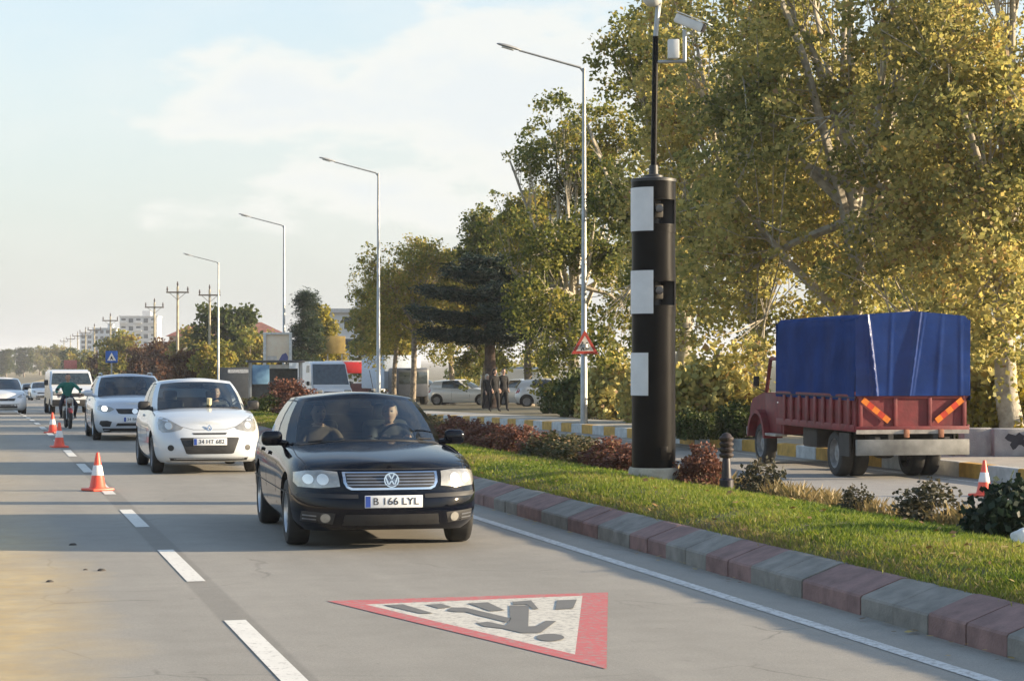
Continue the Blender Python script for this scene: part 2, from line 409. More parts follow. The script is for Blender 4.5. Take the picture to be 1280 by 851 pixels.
strip('left_pavement', [(-7.6, .0), (-7.4, .14), (-2.9, .14), (-2.6, .13), (-2.59, -.05)], m_pave, y1=420)

# painted markings: worn white paint, 4 mm above the asphalt
def worn(name, col, wear=.5, under=(.27, .25, .225)):
    m = mat(name, col, .7, var=.03, vscale=3)
    nt, N, L = nodes_of(m); b = N['Principled BSDF']; src = b.inputs['Base Color'].links[0].from_socket
    tc = N.new('ShaderNodeTexCoord'); n = N.new('ShaderNodeTexNoise'); n.inputs['Scale'].default_value = 18; n.inputs['Detail'].default_value = 9; n.inputs['Roughness'].default_value = .75
    L.new(tc.outputs['Object'], n.inputs['Vector']); r = N.new('ShaderNodeValToRGB'); r.color_ramp.elements[0].position = wear; r.color_ramp.elements[1].position = wear + .14
    L.new(n.outputs['Fac'], r.inputs[0]); mx = N.new('ShaderNodeMix'); mx.data_type = 'RGBA'; L.new(r.outputs[0], mx.inputs['Factor'])
    L.new(src, mx.inputs['A']); mx.inputs['B'].default_value = (*under, 1); L.new(mx.outputs['Result'], b.inputs['Base Color'])
    return m
m_white_paint = worn('white_road_paint', (.66, .64, .585), .54)
m_line_paint = worn('edge_line_paint', (.56, .555, .535), .47)
dash_ends = [(10.95, 14.15), (16.7, 19.55), (22.25, 24.9)] + [(27.75 + 5.5 * k, 30.5 + 5.5 * k) for k in range(0, 70)] + [(5.4, 8.4)]
mb = MB()
for y0, y1 in dash_ends:
    for a in np.arange(y0, y1, 2.0):
        c = min(a + 2.0, y1)
        mb.face([(X_DASH - .075 + bend(a), a, .004 + gz(a)), (X_DASH + .075 + bend(a), a, .004 + gz(a)), (X_DASH + .075 + bend(c), c, .004 + gz(c)), (X_DASH - .075 + bend(c), c, .004 + gz(c))])
o = mb.build('lane_line_marking', m_white_paint, smooth=0); o['kind'] = 'structure'
strip('edge_line_marking', [(X_EDGE - .06, .004), (X_EDGE + .06, .004)], m_line_paint, y1=600)
strip('opposite_edge_line_marking', [(X_OK - .55, Z_OPP + .004), (X_OK - .43, Z_OPP + .004)], m_line_paint, y1=420)
strip('opposite_inner_line_marking', [(X_M2 + .35, Z_OPP + .004), (X_M2 + .47, Z_OPP + .004)], m_line_paint, y1=420)

# the warning triangle painted on the lane (child crossing), seen foreshortened
m_red_paint = worn('red_road_paint', (.46, .105, .105), .49)
m_sign_white = worn('triangle_white_paint', (.55, .52, .45), .49)
m_sign_grey = worn('triangle_grey_paint', (.135, .13, .12), .60)
def cr(px, py): return gp(380 + px * .3125, 710 + py * .3125)
def paint_poly(mb, pts, z): mb.face([(p.x, p.y, p.z + z) for p in pts])
tri_o = [cr(92, 132), cr(1216, 98), cr(1210, 404)]; tri_i = [cr(245, 146), cr(1114, 111), cr(1084, 346)]
mb = MB(); mb.cm = 0
for i in range(3):
    j = (i + 1) % 3; paint_poly(mb, [tri_o[i], tri_o[j], tri_i[j], tri_i[i]], .004)
mb.cm = 1; paint_poly(mb, tri_i, .004)
mb.cm = 2
for poly in ([(318, 150), (395, 147), (516, 183), (470, 185)], [(487, 149), (548, 145), (592, 158), (540, 164)], [(655, 143), (735, 139), (803, 171), (745, 175)],
             [(570, 172), (590, 160), (645, 160), (830, 204), (812, 220), (690, 190), (650, 178), (612, 178)],
             [(822, 152), (900, 152), (897, 236), (930, 234), (968, 213), (1010, 214), (945, 262), (870, 262), (795, 244), (720, 236), (688, 222), (735, 217), (805, 232), (824, 215)],
             [(834, 137), (908, 131), (938, 166), (914, 167), (893, 148), (836, 149)],
             [(1012, 131), (1092, 128), (1076, 164), (1005, 168)],
             [(985 + 56 * math.cos(t), 280 + 15 * math.sin(t)) for t in np.linspace(0, 2 * math.pi, 20)[:-1]]):
    paint_poly(mb, [cr(*p) for p in poly], .008)
o = mb.build('triangle_road_marking', [m_red_paint, m_sign_white, m_sign_grey], smooth=0, merge=False); o['kind'] = 'structure'

# the kerb of the median: red and grey blocks in pairs, chamfered towards the road
m_kr = mat('kerb_red', (.205, .125, .112), .85, var=.16, vscale=5, bump=.4, bscale=60)
m_kg = mat('kerb_grey', (.20, .188, .165), .85, var=.14, vscale=5, bump=.4, bscale=60)
m_mortar = mat('mortar', (.13, .12, .10), .95)
def kerb(name, x0, prof, z0, mats, seq, length, y0, y1, gap=.012):
    mb = MB(); y = y0; i = 0; r = random.Random(3)
    while y < y1:
        L_ = length if y < 130 else length * 4
        mb.cm = seq[i % len(seq)]; a, c = y + gap / 2, y + L_ - gap / 2
        j = r.uniform(-.006, .006); jz = r.uniform(-.004, .004)
        pa = [(x0 + px + j + bend(a), a, z0 + pz + jz * (pz > .02) + gz(a)) for px, pz in prof]; pc = [(x0 + px + j + bend(c), c, z0 + pz + jz * (pz > .02) + gz(c)) for px, pz in prof]
        n = len(prof)
        mb.add(pa + pc, [(k, k + 1, n + k + 1, n + k) for k in range(n - 1)] + [tuple(range(n)), tuple(reversed(range(n, 2 * n)))])
        y += L_; i += 1
    mb.cm = len(mats) - 1
    for a in np.arange(y0, y1, 6.0):
        c = min(a + 6.0, y1)
        q = [(px + .012 * (1 if px < .1 else -.5), max(pz - .012, 0)) for px, pz in prof]
        mb.add([(x0 + px + bend(t), t, z0 + pz + gz(t)) for t in (a, c) for px, pz in q], [(k, k + 1, len(q) + k + 1, len(q) + k) for k in range(len(q) - 1)])
    o = mb.build(name, mats, smooth=25, merge=False); o['kind'] = 'structure'
kp = [(0, -.05), (.0, .125), (.012, .142), (.30, .248), (.33, .255), (.385, .252), (.40, .24), (.40, -.05)]
kerb('median_kerb', X_KERB, kp, 0, [m_kr, m_kg, m_mortar], [0, 0, 1, 1], .528, -9.9, 420)
m_ky = mat('kerb_yellow', (.47, .27, .055), .8, var=.14, vscale=5)
m_ko = mat('kerb_faded_orange', (.40, .24, .13), .8, var=.16, vscale=5)
m_kw = mat('kerb_white', (.45, .455, .44), .8, var=.12, vscale=5)
kp2 = [(0, -.05), (0, .235), (.02, .252), (.20, .255), (.24, .25), (.25, -.05)]
kerb('pavement_kerb', X_OK, kp2, Z_OPP, [m_kw, m_ky, m_mortar], [0, 1], 1.05, -9.3, 420)
kp3 = [(0, -.05), (0, .30), (.02, .32), (.13, .32), (.15, .30), (.15, -.05)]
kerb('median_back_kerb', X_M2 - .15, kp3, Z_OPP, [m_kg, m_kg, m_mortar], [0, 1], .528, -9.9, 420)

# the raised lawn of the median
m_soil = mat('lawn_soil', (.085, .10, .03), .95, var=.25, vscale=2.5, bump=.8, bscale=25, col2=(.12, .10, .045))
med_prof = [(X_KB - .03, .225), (6.55, .285), (6.8, .335), (7.1, .365), (7.45, .365), (8.0, .325), (8.5, .26), (9.0, .20), (9.4, .13), (X_M2 - .14, .06)]
strip('median_lawn', med_prof, m_soil, y1=420, smooth=60)
def med_z(x, y): return float(np.interp(x, [p[0] for p in med_prof], [p[1] for p in med_prof]) + gz(y))
# ================================================================ GRASS, PLANTS, TREES
def blades(n_tuft, xf, y0, y1, per, h, w, mname, ramp, name, label, keep=None, ydens=1.6, tone_f=None):
    r = np.random.default_rng(len(name)); u = r.random(n_tuft)
    ys = y0 * (y1 / y0) ** (u ** ydens * .999) if y0 > 0 else y0 + (y1 - y0) * u
    xs = xf(r, ys)
    if keep is not None:
        k = np.array([keep(x, y) for x, y in zip(xs, ys)]); xs, ys = xs[k], ys[k]
    n = len(xs); hs = h * (.6 + .8 * r.random(n)) * (1 + .35 * np.array([mnoise.noise((x * 1.3, y * 1.3, 0)) for x, y in zip(xs, ys)]))
    zs = np.interp(xs, [p[0] for p in med_prof], [p[1] for p in med_prof]) + gz(ys); tn = tone_f(xs, ys) if tone_f else np.zeros(n)
    bx = np.repeat(xs + bend(ys), per) + r.normal(0, .03, n * per); by = np.repeat(ys, per) + r.normal(0, .03, n * per); bz = np.repeat(zs, per) - .02
    hh = np.repeat(hs, per) * (.5 + .7 * r.random(n * per)); a = r.random(n * per) * 2 * np.pi; l = hh * (.2 + .6 * r.random(n * per))
    sc = np.clip(np.repeat(ys, per) / 18, 1, 3); ww = w * sc
    dx, dy = np.cos(a), np.sin(a); wx, wy = -dy * ww, dx * ww
    p0 = np.stack([bx - wx, by - wy, bz], 1); p1 = np.stack([bx + wx, by + wy, bz], 1)
    p2 = np.stack([bx + dx * l * .45 + wx * .6, by + dy * l * .45 + wy * .6, bz + hh * .65], 1); p3 = np.stack([bx + dx * l, by + dy * l, bz + hh], 1)
    V = np.stack([p0, p1, p2, p3], 1).reshape(-1, 3); Q = np.arange(len(V)).reshape(-1, 4)
    t = np.clip(np.repeat(tn, per) + r.normal(.45, .2, n * per), 0, 1)
    me = fast_mesh(name, V, Q, [leafmat(mname, ramp, .3)], np.repeat(t, 4)); o = link_mesh(name, me); tag(o, label, None, None, 'stuff')
    return o
def lawn_tone(xs, ys): return np.array([.55 * mnoise.noise((x * .55, y * .4, 5)) + .25 * mnoise.noise((x * 2, y * 2, 1)) for x, y in zip(xs, ys)]) + np.where(xs < 6.62, .30, 0)
GR = [(0, (.065, .11, .014)), (.35, (.16, .225, .022)), (.62, (.285, .31, .04)), (.85, (.33, .27, .085)), (1, (.25, .19, .09))]
blades(105000, lambda r, y: X_KB + .02 + (2.55) * r.random(len(y)) ** 1.25, 6.5, 130, 6, .048, .0042, 'lawn_blades', GR, 'lawn_grass', 'short sunlit green grass covering the raised median', tone_f=lawn_tone)
blades(9000, lambda r, y: 8.75 + 1.0 * r.random(len(y)), 6.5, 70, 7, .16, .006, 'dry_blades', [(0, (.13, .11, .035)), (.5, (.27, .20, .085)), (1, (.36, .26, .13))], 'dry_grass', 'dry straw coloured grass along the back edge of the median',
       keep=lambda x, y: mnoise.noise((x * .9, y * .5, 9)) > -.12)

def leaf_cloud(cent, per, spread, L_, W_, r, tone0=None, tone_sd=.18, flat=0.0, droop=0.0):
    """leaf-sized faces round clump centres; returns verts, quads, tones"""
    n = len(cent) * per; c = np.repeat(cent, per, 0)
    d = r.normal(0, 1, (n, 3)); d /= np.linalg.norm(d, axis=1, keepdims=True); rad = np.repeat(spread, per) if hasattr(spread, '__len__') else spread
    rr = r.random(n) ** .5
    p = c + d * (rr * rad)[:, None] * np.array([1, 1, 1 - .65 * flat])
    p[:, 2] -= droop * rr ** 2
    u = r.normal(0, 1, (n, 3)); u[:, 2] *= (1 - flat * .6); u /= np.linalg.norm(u, axis=1, keepdims=True)
    q = r.normal(0, 1, (n, 3)); v = np.cross(u, q); v /= np.linalg.norm(v, axis=1, keepdims=True)
    s = (.6 + .8 * r.random(n))[:, None]
    P = np.stack([p - u * L_ * .5 * s, p + v * W_ * .5 * s, p + u * L_ * .5 * s, p - v * W_ * .5 * s], 1).reshape(-1, 3)
    t = np.repeat(tone0 if tone0 is not None else np.full(len(cent), .5), per) + r.normal(0, tone_sd, n)
    return P, np.arange(n * 4).reshape(-1, 4), np.repeat(np.clip(t, 0, 1), 4)
BARK = mat('bark', (.20, .165, .125), .9, var=.3, vscale=7, bump=.8, bscale=18)
BARK_P = mat('plane_bark', (.50, .45, .36), .9, var=.35, vscale=5, bump=.6, bscale=14, col2=(.24, .21, .16))
AUT = [(0, (.10, .12, .035)), (.3, (.27, .27, .085)), (.55, (.43, .375, .115)), (.78, (.58, .48, .16)), (.9, (.48, .31, .10)), (1, (.27, .175, .09))]
OLV = [(0, (.055, .075, .02)), (.35, (.14, .165, .036)), (.65, (.27, .25, .055)), (.9, (.40, .31, .07)), (1, (.25, .16, .06))]
DRK = [(0, (.008, .018, .012)), (.5, (.018, .035, .02)), (1, (.04, .06, .03))]
RED = [(0, (.075, .04, .022)), (.4, (.16, .065, .045)), (.7, (.23, .11, .07)), (.9, (.17, .15, .05)), (1, (.12, .13, .04))]
YEL = [(0, (.12, .13, .02)), (.5, (.32, .27, .03)), (1, (.40, .28, .05))]
GRN = [(0, (.03, .05, .012)), (.5, (.075, .10, .025)), (1, (.15, .15, .04))]
def tree_mesh(seed, H, Rc, base, lobes, ramp, mname, leaf=(.2, .16), clumps=520, per=34, cs=.62, trunk_r=.22, tone_mid=.45, squash=1.0, bark=None, pointed=0.0, thin=.0):
    """(trunk mesh, crown mesh): a forked trunk whose limbs run out to leaf clumps spread through an uneven crown"""
    r = np.random.default_rng(seed); rd = random.Random(seed)
    lob = []
    for i in range(lobes):
        f = (i + .5) / lobes; z = base + (H - base) * (.12 + .80 * f ** .9)
        env = Rc * (1 - .25 * (1 - f) - pointed * f) * math.sqrt(max(.08, 1 - max(0, (f - .55) / .52) ** 2))
        a = i * 2.399 + rd.uniform(-.5, .5); rr = env * rd.uniform(.35, .75)
        lob.append((Vector((rr * math.cos(a), rr * math.sin(a), z)), Rc * rd.uniform(.30, .46) * (1 - .3 * f)))
    lob.append((Vector((0, 0, base + (H - base) * .55)), Rc * .55)); lob.append((Vector((rd.uniform(-.3, .3), rd.uniform(-.3, .3), H - Rc * .38)), Rc * .36))
    wts = np.array([l[1] ** 2.2 for l in lob]); wts /= wts.sum()
    cents = []; owner = []
    while len(cents) < clumps:
        k = r.choice(len(lob), p=wts); c, R_ = lob[k]
        d = r.normal(0, 1, 3); d /= np.linalg.norm(d); q = np.array(c) + d * R_ * (r.random() ** .42) * np.array([1, 1, squash * 1.15])
        if q[2] < base * .75 or q[2] > H: continue
        if mnoise.noise((q[0] * .55 + seed, q[1] * .55, q[2] * .55)) < -.22 + thin: continue
        cents.append(q); owner.append(k)
    cents = np.array(cents)
    tone = np.array([tone_mid + .26 * mnoise.noise((q[0] * .35, q[1] * .35, q[2] * .35 + seed)) for q in cents]) + r.normal(0, .10, len(cents))
    V, Q, T = leaf_cloud(cents, per, cs * (.6 + .7 * r.random(len(cents))), leaf[0], leaf[1], r, tone, .17, flat=.25, droop=.12)
    crown = fast_mesh('crown', V, Q, [leafmat(mname, ramp, .58)], T)
    mb = MB(); fork = Vector((rd.uniform(-.3, .3), rd.uniform(-.3, .3), base + (H - base) * .10))
    mb.tube([(0, 0, -.3), (rd.uniform(-.05, .05), 0, .25), fork * .5 + Vector((.05, .05, 0)), fork], [trunk_r * 1.45, trunk_r * 1.1, trunk_r * .95, trunk_r * .85], 10)
    mid = fork.lerp(Vector((0, 0, H * .8)), .55); mb.tube([fork, mid, Vector((0, 0, H * .86))], [trunk_r * .7, trunk_r * .42, .03], 8)
    for k, (c, R_) in enumerate(lob):
        s = fork.lerp(mid, rd.uniform(0, .9)) if c.z > fork.z + 1 else fork
        kn = s.lerp(c, .5) + Vector((rd.uniform(-.3, .3), rd.uniform(-.3, .3), rd.uniform(-.1, .35)))
        mb.tube([s, kn, c], [trunk_r * .45, trunk_r * .28, trunk_r * .14], 6, cap=False)
        own = [i for i in range(len(cents)) if owner[i] == k][:16]
        for i in own:
            e = Vector(cents[i]); st = kn.lerp(c, rd.random()); mb.tube([st, st.lerp(e, .55) + Vector((0, 0, rd.uniform(-.15, .2))), e], [trunk_r * .075, trunk_r * .05, .010], 4, cap=False)
    t = mb.build('trunk', bark or BARK, smooth=60, merge=False); tm = t.data; bpy.data.objects.remove(t)
    return tm, crown
def plant_tree(name, meshes, loc, rz, sc, label, group, cat='tree'):
    o = empty(name, loc, rz, label, cat, group); o.scale = sc if hasattr(sc, '__len__') else (sc, sc, sc)
    link_mesh('trunk', meshes[0], o); link_mesh('crown', meshes[1], o)
    return o
G_PL = 'autumn plane trees behind the pavement'
pl_a = tree_mesh(11, 14.0, 5.6, 1.2, 19, AUT, 'plane_leaves', (.118, .098), 1480, 40, .43, .30, .43, 1.1, BARK_P, thin=.29)
pl_b = tree_mesh(23, 13.0, 5.0, 1.0, 18, AUT, 'plane_leaves', (.118, .098), 1340, 40, .42, .27, .50, 1.1, BARK_P, thin=.26)
pl_c = tree_mesh(37, 12.0, 4.4, 1.3, 17, OLV, 'olive_leaves', (.12, .10), 1000, 38, .40, .24, .46, 1.15, BARK_P, thin=.30)
pl_d = tree_mesh(52, 10.0, 3.0, 1.2, 16, OLV, 'olive_leaves', (.13, .10), 900, 36, .38, .18, .5, 1.3, BARK, pointed=.35, thin=.16)
rows = [
 ('plane_tree', pl_a, 1062, 47, .4, 1.0, 'tall plane tree with pale forked limbs showing through its gold leaves, above the truck'),
 ('plane_tree', pl_b, 1268, 43, 2.1, .95, 'yellow plane tree at the right edge of the picture, beyond the truck tail'),
 ('plane_tree', pl_b, 945, 55, 4.0, 1.03, 'plane tree with olive and gold leaves just right of the striped camera tower'),
 ('plane_tree', pl_a, 1180, 92, 5.2, 1.25, 'yellowing plane tree standing behind and between the two over the truck'),
 ('plane_tree', pl_c, 845, 62, 1.0, 1.06, 'greener tree directly behind the striped camera tower'),
 ('plane_tree', pl_c, 722, 72, 3.3, .94, 'tree with thin branch tips behind the street lamp carrying the red triangle sign'),
 ('broadleaf_tree', pl_d, 662, 106, .7, 1.22, 'slender olive green tree just left of the lamp with the red triangle sign'),
 ('broadleaf_tree', pl_d, 606, 112, 2.6, 1.16, 'slender pointed tree rising behind the dark cedar'),
 
 ('plane_tree', pl_a, 1420, 50, 3.0, 1.0, None),
]
for nm, ms, px, D, rz, sc, lab in rows:
    if lab is None: continue
    p = atD(px, D); plant_tree(nm, ms, p, rz, sc, lab, G_PL if nm == 'plane_tree' else 'slender trees behind the cedar')
ol_a = tree_mesh(61, 9.0, 4.0, 3.3, 12, OLV, 'thin_olive_leaves', (.14, .10), 520, 30, .45, .16, .62, 1.0, BARK, thin=.12)
p = atD(516, 108); plant_tree('thin_tree', ol_a, p, .3, 1.0, 'thin leaved tree with two bare stems behind the black saloon car', 'thin crowned trees along the pavement')
p = atD(492, 114); plant_tree('thin_tree', ol_a, p, 2.2, .88, 'smaller thin tree just right of the second street lamp', 'thin crowned trees along the pavement')
p = atD(566, 118); plant_tree('thin_tree', ol_a, p, 4.1, 1.0, 'pale thin tree farther back between the cedar and the second lamp', 'thin crowned trees along the pavement')

# the flat layered cedar
def cedar():
    r = np.random.default_rng(5); rd = random.Random(5); cents = []; mb = MB()
    mb.tube([(0, 0, -.3), (.05, 0, 1.2), (0, .05, 3.0), (.1, 0, 4.6), (.0, 0, 5.4)], [.26, .2, .17, .1, .03], 10)
    for z, n, L_ in ((2.7, 7, 2.5), (3.4, 7, 2.9), (4.2, 7, 2.5), (4.9, 5, 1.7), (5.35, 4, .8)):
        for i in range(n):
            a = i * 2 * math.pi / n + z * 1.7 + rd.uniform(-.3, .3); l = L_ * rd.uniform(.75, 1.1); e = Vector((math.cos(a) * l, math.sin(a) * l, z + l * rd.uniform(-.02, .14)))
            mb.tube([(0, 0, z - .25), (e.x * .5, e.y * .5, z + .1), e], [.07, .045, .012], 6, cap=False)
            for t in np.linspace(.25, 1.05, 8):
                for s in (-1, 0, 1):
                    q = np.array((e.x * t, e.y * t, z - .15 + (e.z - z + .2) * t)) + np.array((-math.sin(a), math.cos(a), 0)) * s * .42 * (1.1 - .6 * t) + r.normal(0, .06, 3)
                    cents.append(q)
    V, Q, T = leaf_cloud(np.array(cents), 44, .46, .26, .040, r, None, .25, flat=.75, droop=.14)
    p = atD(613, 97); o = empty('cedar_tree', p, 1.1, 'dark green cedar with flat layered branches behind the walking people', 'tree'); o.scale = (1.38, 1.38, 1.30)
    mb.build('trunk', mat('cedar_bark', (.09, .06, .045), .95, var=.3, bump=.5), o, smooth=60)
    link_mesh('crown', fast_mesh('crown', V, Q, [leafmat('cedar_needles', DRK, .15)], T), o)
cedar()

# bushes
def bush_mesh(seed, rx, ry, h, ramp, mname, clumps, per, leaf, cs, tone=.5, stems=6, ragged=.0):
    r = np.random.default_rng(seed); c = []
    while len(c) < clumps:
        q = r.uniform(-1, 1, 3); q[2] = abs(q[2])
        d = np.linalg.norm(q)
        if d > 1 or d < .45: continue
        if d > .8 and mnoise.noise(tuple(q * 2.2 + seed)) < -.1 + ragged: continue
        c.append((q[0] * rx, q[1] * ry, .06 * h + q[2] * h * .94))
    c = np.array(c); tn = np.array([tone + .3 * mnoise.noise(tuple(q * (1.2 / max(rx, .4)))) for q in c])
    V, Q, T = leaf_cloud(c, per, cs, leaf[0], leaf[1], r, tn, .17)
    V[:, 2] = np.maximum(V[:, 2], -.03)
    cm = fast_mesh('foliage', V, Q, [leafmat(mname, ramp, .3)], T)
    mb = MB(); rd = random.Random(seed)
    for i in range(stems):
        e = Vector(c[rd.randrange(len(c))]); b = Vector((e.x * .12, e.y * .12, -.05)); mb.tube([b, b.lerp(e, .5) + Vector((0, 0, h * .1)), e], [.012 + .012 * h, .008 + .008 * h, .004], 5, cap=False)
    t = mb.build('stem', BARK, merge=False); tm = t.data; bpy.data.objects.remove(t)
    return tm, cm
def bush(name, ms, loc, rz, sc, label, group=None, cat='shrub'):
    o = empty(name, loc, rz, label, cat, group); o.scale = sc if hasattr(sc, '__len__') else (sc,) * 3
    link_mesh('stem', ms[0], o); link_mesh('foliage', ms[1], o); return o
def on_med(px, py):
    p = gp(px, py, .26); p.z = med_z(p.x, p.y); return p
b_red = bush_mesh(3, .42, .42, .62, RED, 'red_shrub_leaves', 170, 16, (.055, .035), .10, .45)
b_dry = bush_mesh(4, .30, .30, .46, [(0, (.03, .035, .02)), (.5, (.075, .07, .04)), (1, (.17, .13, .08))], 'rose_leaves', 90, 12, (.05, .035), .08, .45, 10, .12)
G_SH = 'small shrubs planted on the median'
for px, py, sc, ms, lab in ((877, 604, .82, b_red, 'rounded reddish shrub just right of the striped tower'), (953, 614, .95, b_dry, 'thin upright shrub between the dark bollard and the truck wheel'),
                            (1071, 636, .62, b_dry, 'smallest grey green shrub, on the lawn below the truck'), (1160, 650, (1.25, 1.25, .95), b_dry, 'spreading grey green shrub on the lawn left of the cone'),
                            (1262, 676, (1.15, 1.15, 1.2), bush_mesh(8, .34, .34, .44, DRK, 'dark_shrub_leaves', 150, 14, (.06, .045), .08, .5), 'dark glossy shrub at the right edge beside a white stone')):
    bush('shrub', ms, on_med(px, py), px * .37, sc, lab, G_SH)
b_mix = bush_mesh(5, .42, .42, .62, [(0, (.035, .05, .02)), (.45, (.085, .085, .035)), (.8, (.16, .10, .05)), (1, (.15, .16, .05))], 'mixed_shrub_leaves', 170, 16, (.055, .035), .10, .45)
# low red hedge behind the tower, plant by plant
G_HG = 'red leaved hedge plants in a row on the median'
i = 0
hedge_lab = ['reddish hedge shrub nearest the striped tower in its row', 'second reddish hedge shrub from the striped tower', 'third reddish hedge shrub from the striped tower', 'fourth reddish hedge shrub from the striped tower', 'fifth reddish hedge shrub from the striped tower']
for k, y in enumerate(np.concatenate([np.arange(26.6, 50, .95), np.arange(51.5, 70, 2.1)])):
    if 43.4 < y < 45.2: continue
    x = 8.62 + random.uniform(-.08, .08)
    s = random.uniform(1.05, 1.3) if y < 50 else random.uniform(1.4, 1.8)
    lab = hedge_lab[k] if k < 5 else ('low hedge shrub in the reddish row on the median beyond the striped tower' if y < 50 else 'dull shrub of the far end of the reddish median row, behind the black saloon car')
    bush('hedge_shrub', b_mix if (k * 7) % 10 in (1, 4, 8) else b_red, (x, y, med_z(x, y)), random.uniform(0, 6), (s, s, random.uniform(.62, .80)), lab, G_HG)
# autumn undergrowth below the trees
b_und = bush_mesh(14, 1.5, 1.3, 1.9, AUT, 'undergrowth_leaves', 230, 24, (.17, .13), .34, .55)
b_grn = bush_mesh(15, 1.3, 1.2, 1.3, GRN, 'green_bush_leaves', 200, 24, (.13, .10), .28, .5)
b_yel = bush_mesh(16, 1.3, 1.2, 1.4, YEL, 'yellow_bush_leaves', 180, 24, (.15, .12), .30, .55)
unds = [(884, 49, b_und, 1.05, 'golden bush behind the gap between the striped tower and the red truck cab'), (930, 47, b_grn, .62, 'low green bush beside the pavement left of the red truck cab'), (868, 46.5, b_grn, .5, 'lowest green bush at the pavement edge just right of the striped tower'),
        (1230, 45, b_und, 1.15, 'golden bush right behind the truck tail'), (1270, 44, b_yel, 1.0, 'yellow bush above the concrete blocks at the right edge'), (1180, 50, b_und, 1.2, 'gold bush hidden behind the blue truck cover'), (1320, 45, b_und, 1.2, None),
        (782, 66, b_und, 1.1, 'brown and gold bush between the sign pole and the striped tower'), (748, 70, b_grn, 1.3, 'dark green bush right of the sign pole'), (712, 78, b_grn, 1.0, 'dark green bush left of the sign pole'), (828, 60, b_und, 1.0, 'bush behind the striped tower'),
        (574, 132, b_yel, 1.15, 'bright yellow bush above the pale parked car'), (652, 140, b_und, 1.6, 'orange bush right of the cedar stem'), (598, 150, b_und, 1.9, 'pale bush behind the cedar stem')]
for px, D, ms, sc, lab in unds:
    if lab: bush('bush', ms, atD(px, D), px * .7, sc, lab, 'bushes beneath the roadside trees', 'bush')

# fallen leaves on the lawn, in the gutter and along the far pavement
def fallen():
    r = np.random.default_rng(77); n = 1300
    k = r.random(n); y = 7 * (70 / 7) ** r.random(n)
    x = np.where(k < .55, X_KB + .05 + 3.1 * r.random(n), np.where(k < .66, X_KERB - .02 - np.abs(r.normal(0, .10, n)), X_OK + .3 + 2.2 * r.random(n)))
    gr = np.interp(x, [p[0] for p in med_prof], [p[1] for p in med_prof]) + .045
    z = np.where(k < .55, gr, np.where(k < .66, .009, .018)) + gz(y); x = x + bend(y)
    a = r.random(n) * 6.28; s = .016 + .022 * r.random(n); t = r.normal(0, .35, (n, 2)); t[k >= .55] *= .25
    u = np.stack([np.cos(a), np.sin(a), t[:, 0]], 1) * s[:, None]; v = np.stack([-np.sin(a), np.cos(a), t[:, 1]], 1) * (s * .75)[:, None]; c = np.stack([x, y, z + .012 * (k >= .55)], 1)
    V = np.stack([c - u, c + v, c + u, c - v], 1).reshape(-1, 3)
    me = fast_mesh('fallen_leaves', V, np.arange(4 * n).reshape(-1, 4), [leafmat('fallen_leaf', [(0, (.12, .07, .03)), (.5, (.28, .17, .06)), (1, (.42, .31, .10))], .15)], np.repeat(r.random(n), 4))
    tag(link_mesh('fallen_leaves', me), 'dry fallen leaves scattered on the lawn and along the kerbs', None, None, 'stuff')
fallen()
# ================================================================ STREET FURNITURE
M_BLACK = mat('black_gloss_paint', (.0085, .008, .008), .34, spec=.06, var=.15, vscale=3)
M_DARK = mat('dark_plastic', (.02, .02, .022), .5, var=.15)
M_WHITE = mat('white_sheet', (.60, .60, .60), .5, var=.04, vscale=4)
M_GALV = mat('galvanised_steel', (.32, .33, .33), .45, .55, var=.10, vscale=3)
M_CONC = mat('concrete', (.38, .345, .28), .9, var=.14, vscale=5, bump=.5, bscale=30)
M_RED = mat('signal_red', (.55, .045, .035), .4, var=.06)
M_ORANGE = mat('cone_orange', (.72, .085, .045), .45, var=.08, vscale=8)
M_CHROME = mat('chrome', (.75, .76, .78), .12, 1.0, var=.02)
M_ALU = mat('white_metal', (.62, .62, .60), .4, var=.05)
M_LENS = mat('dark_lens', (.015, .015, .02), .05, spec=.8)

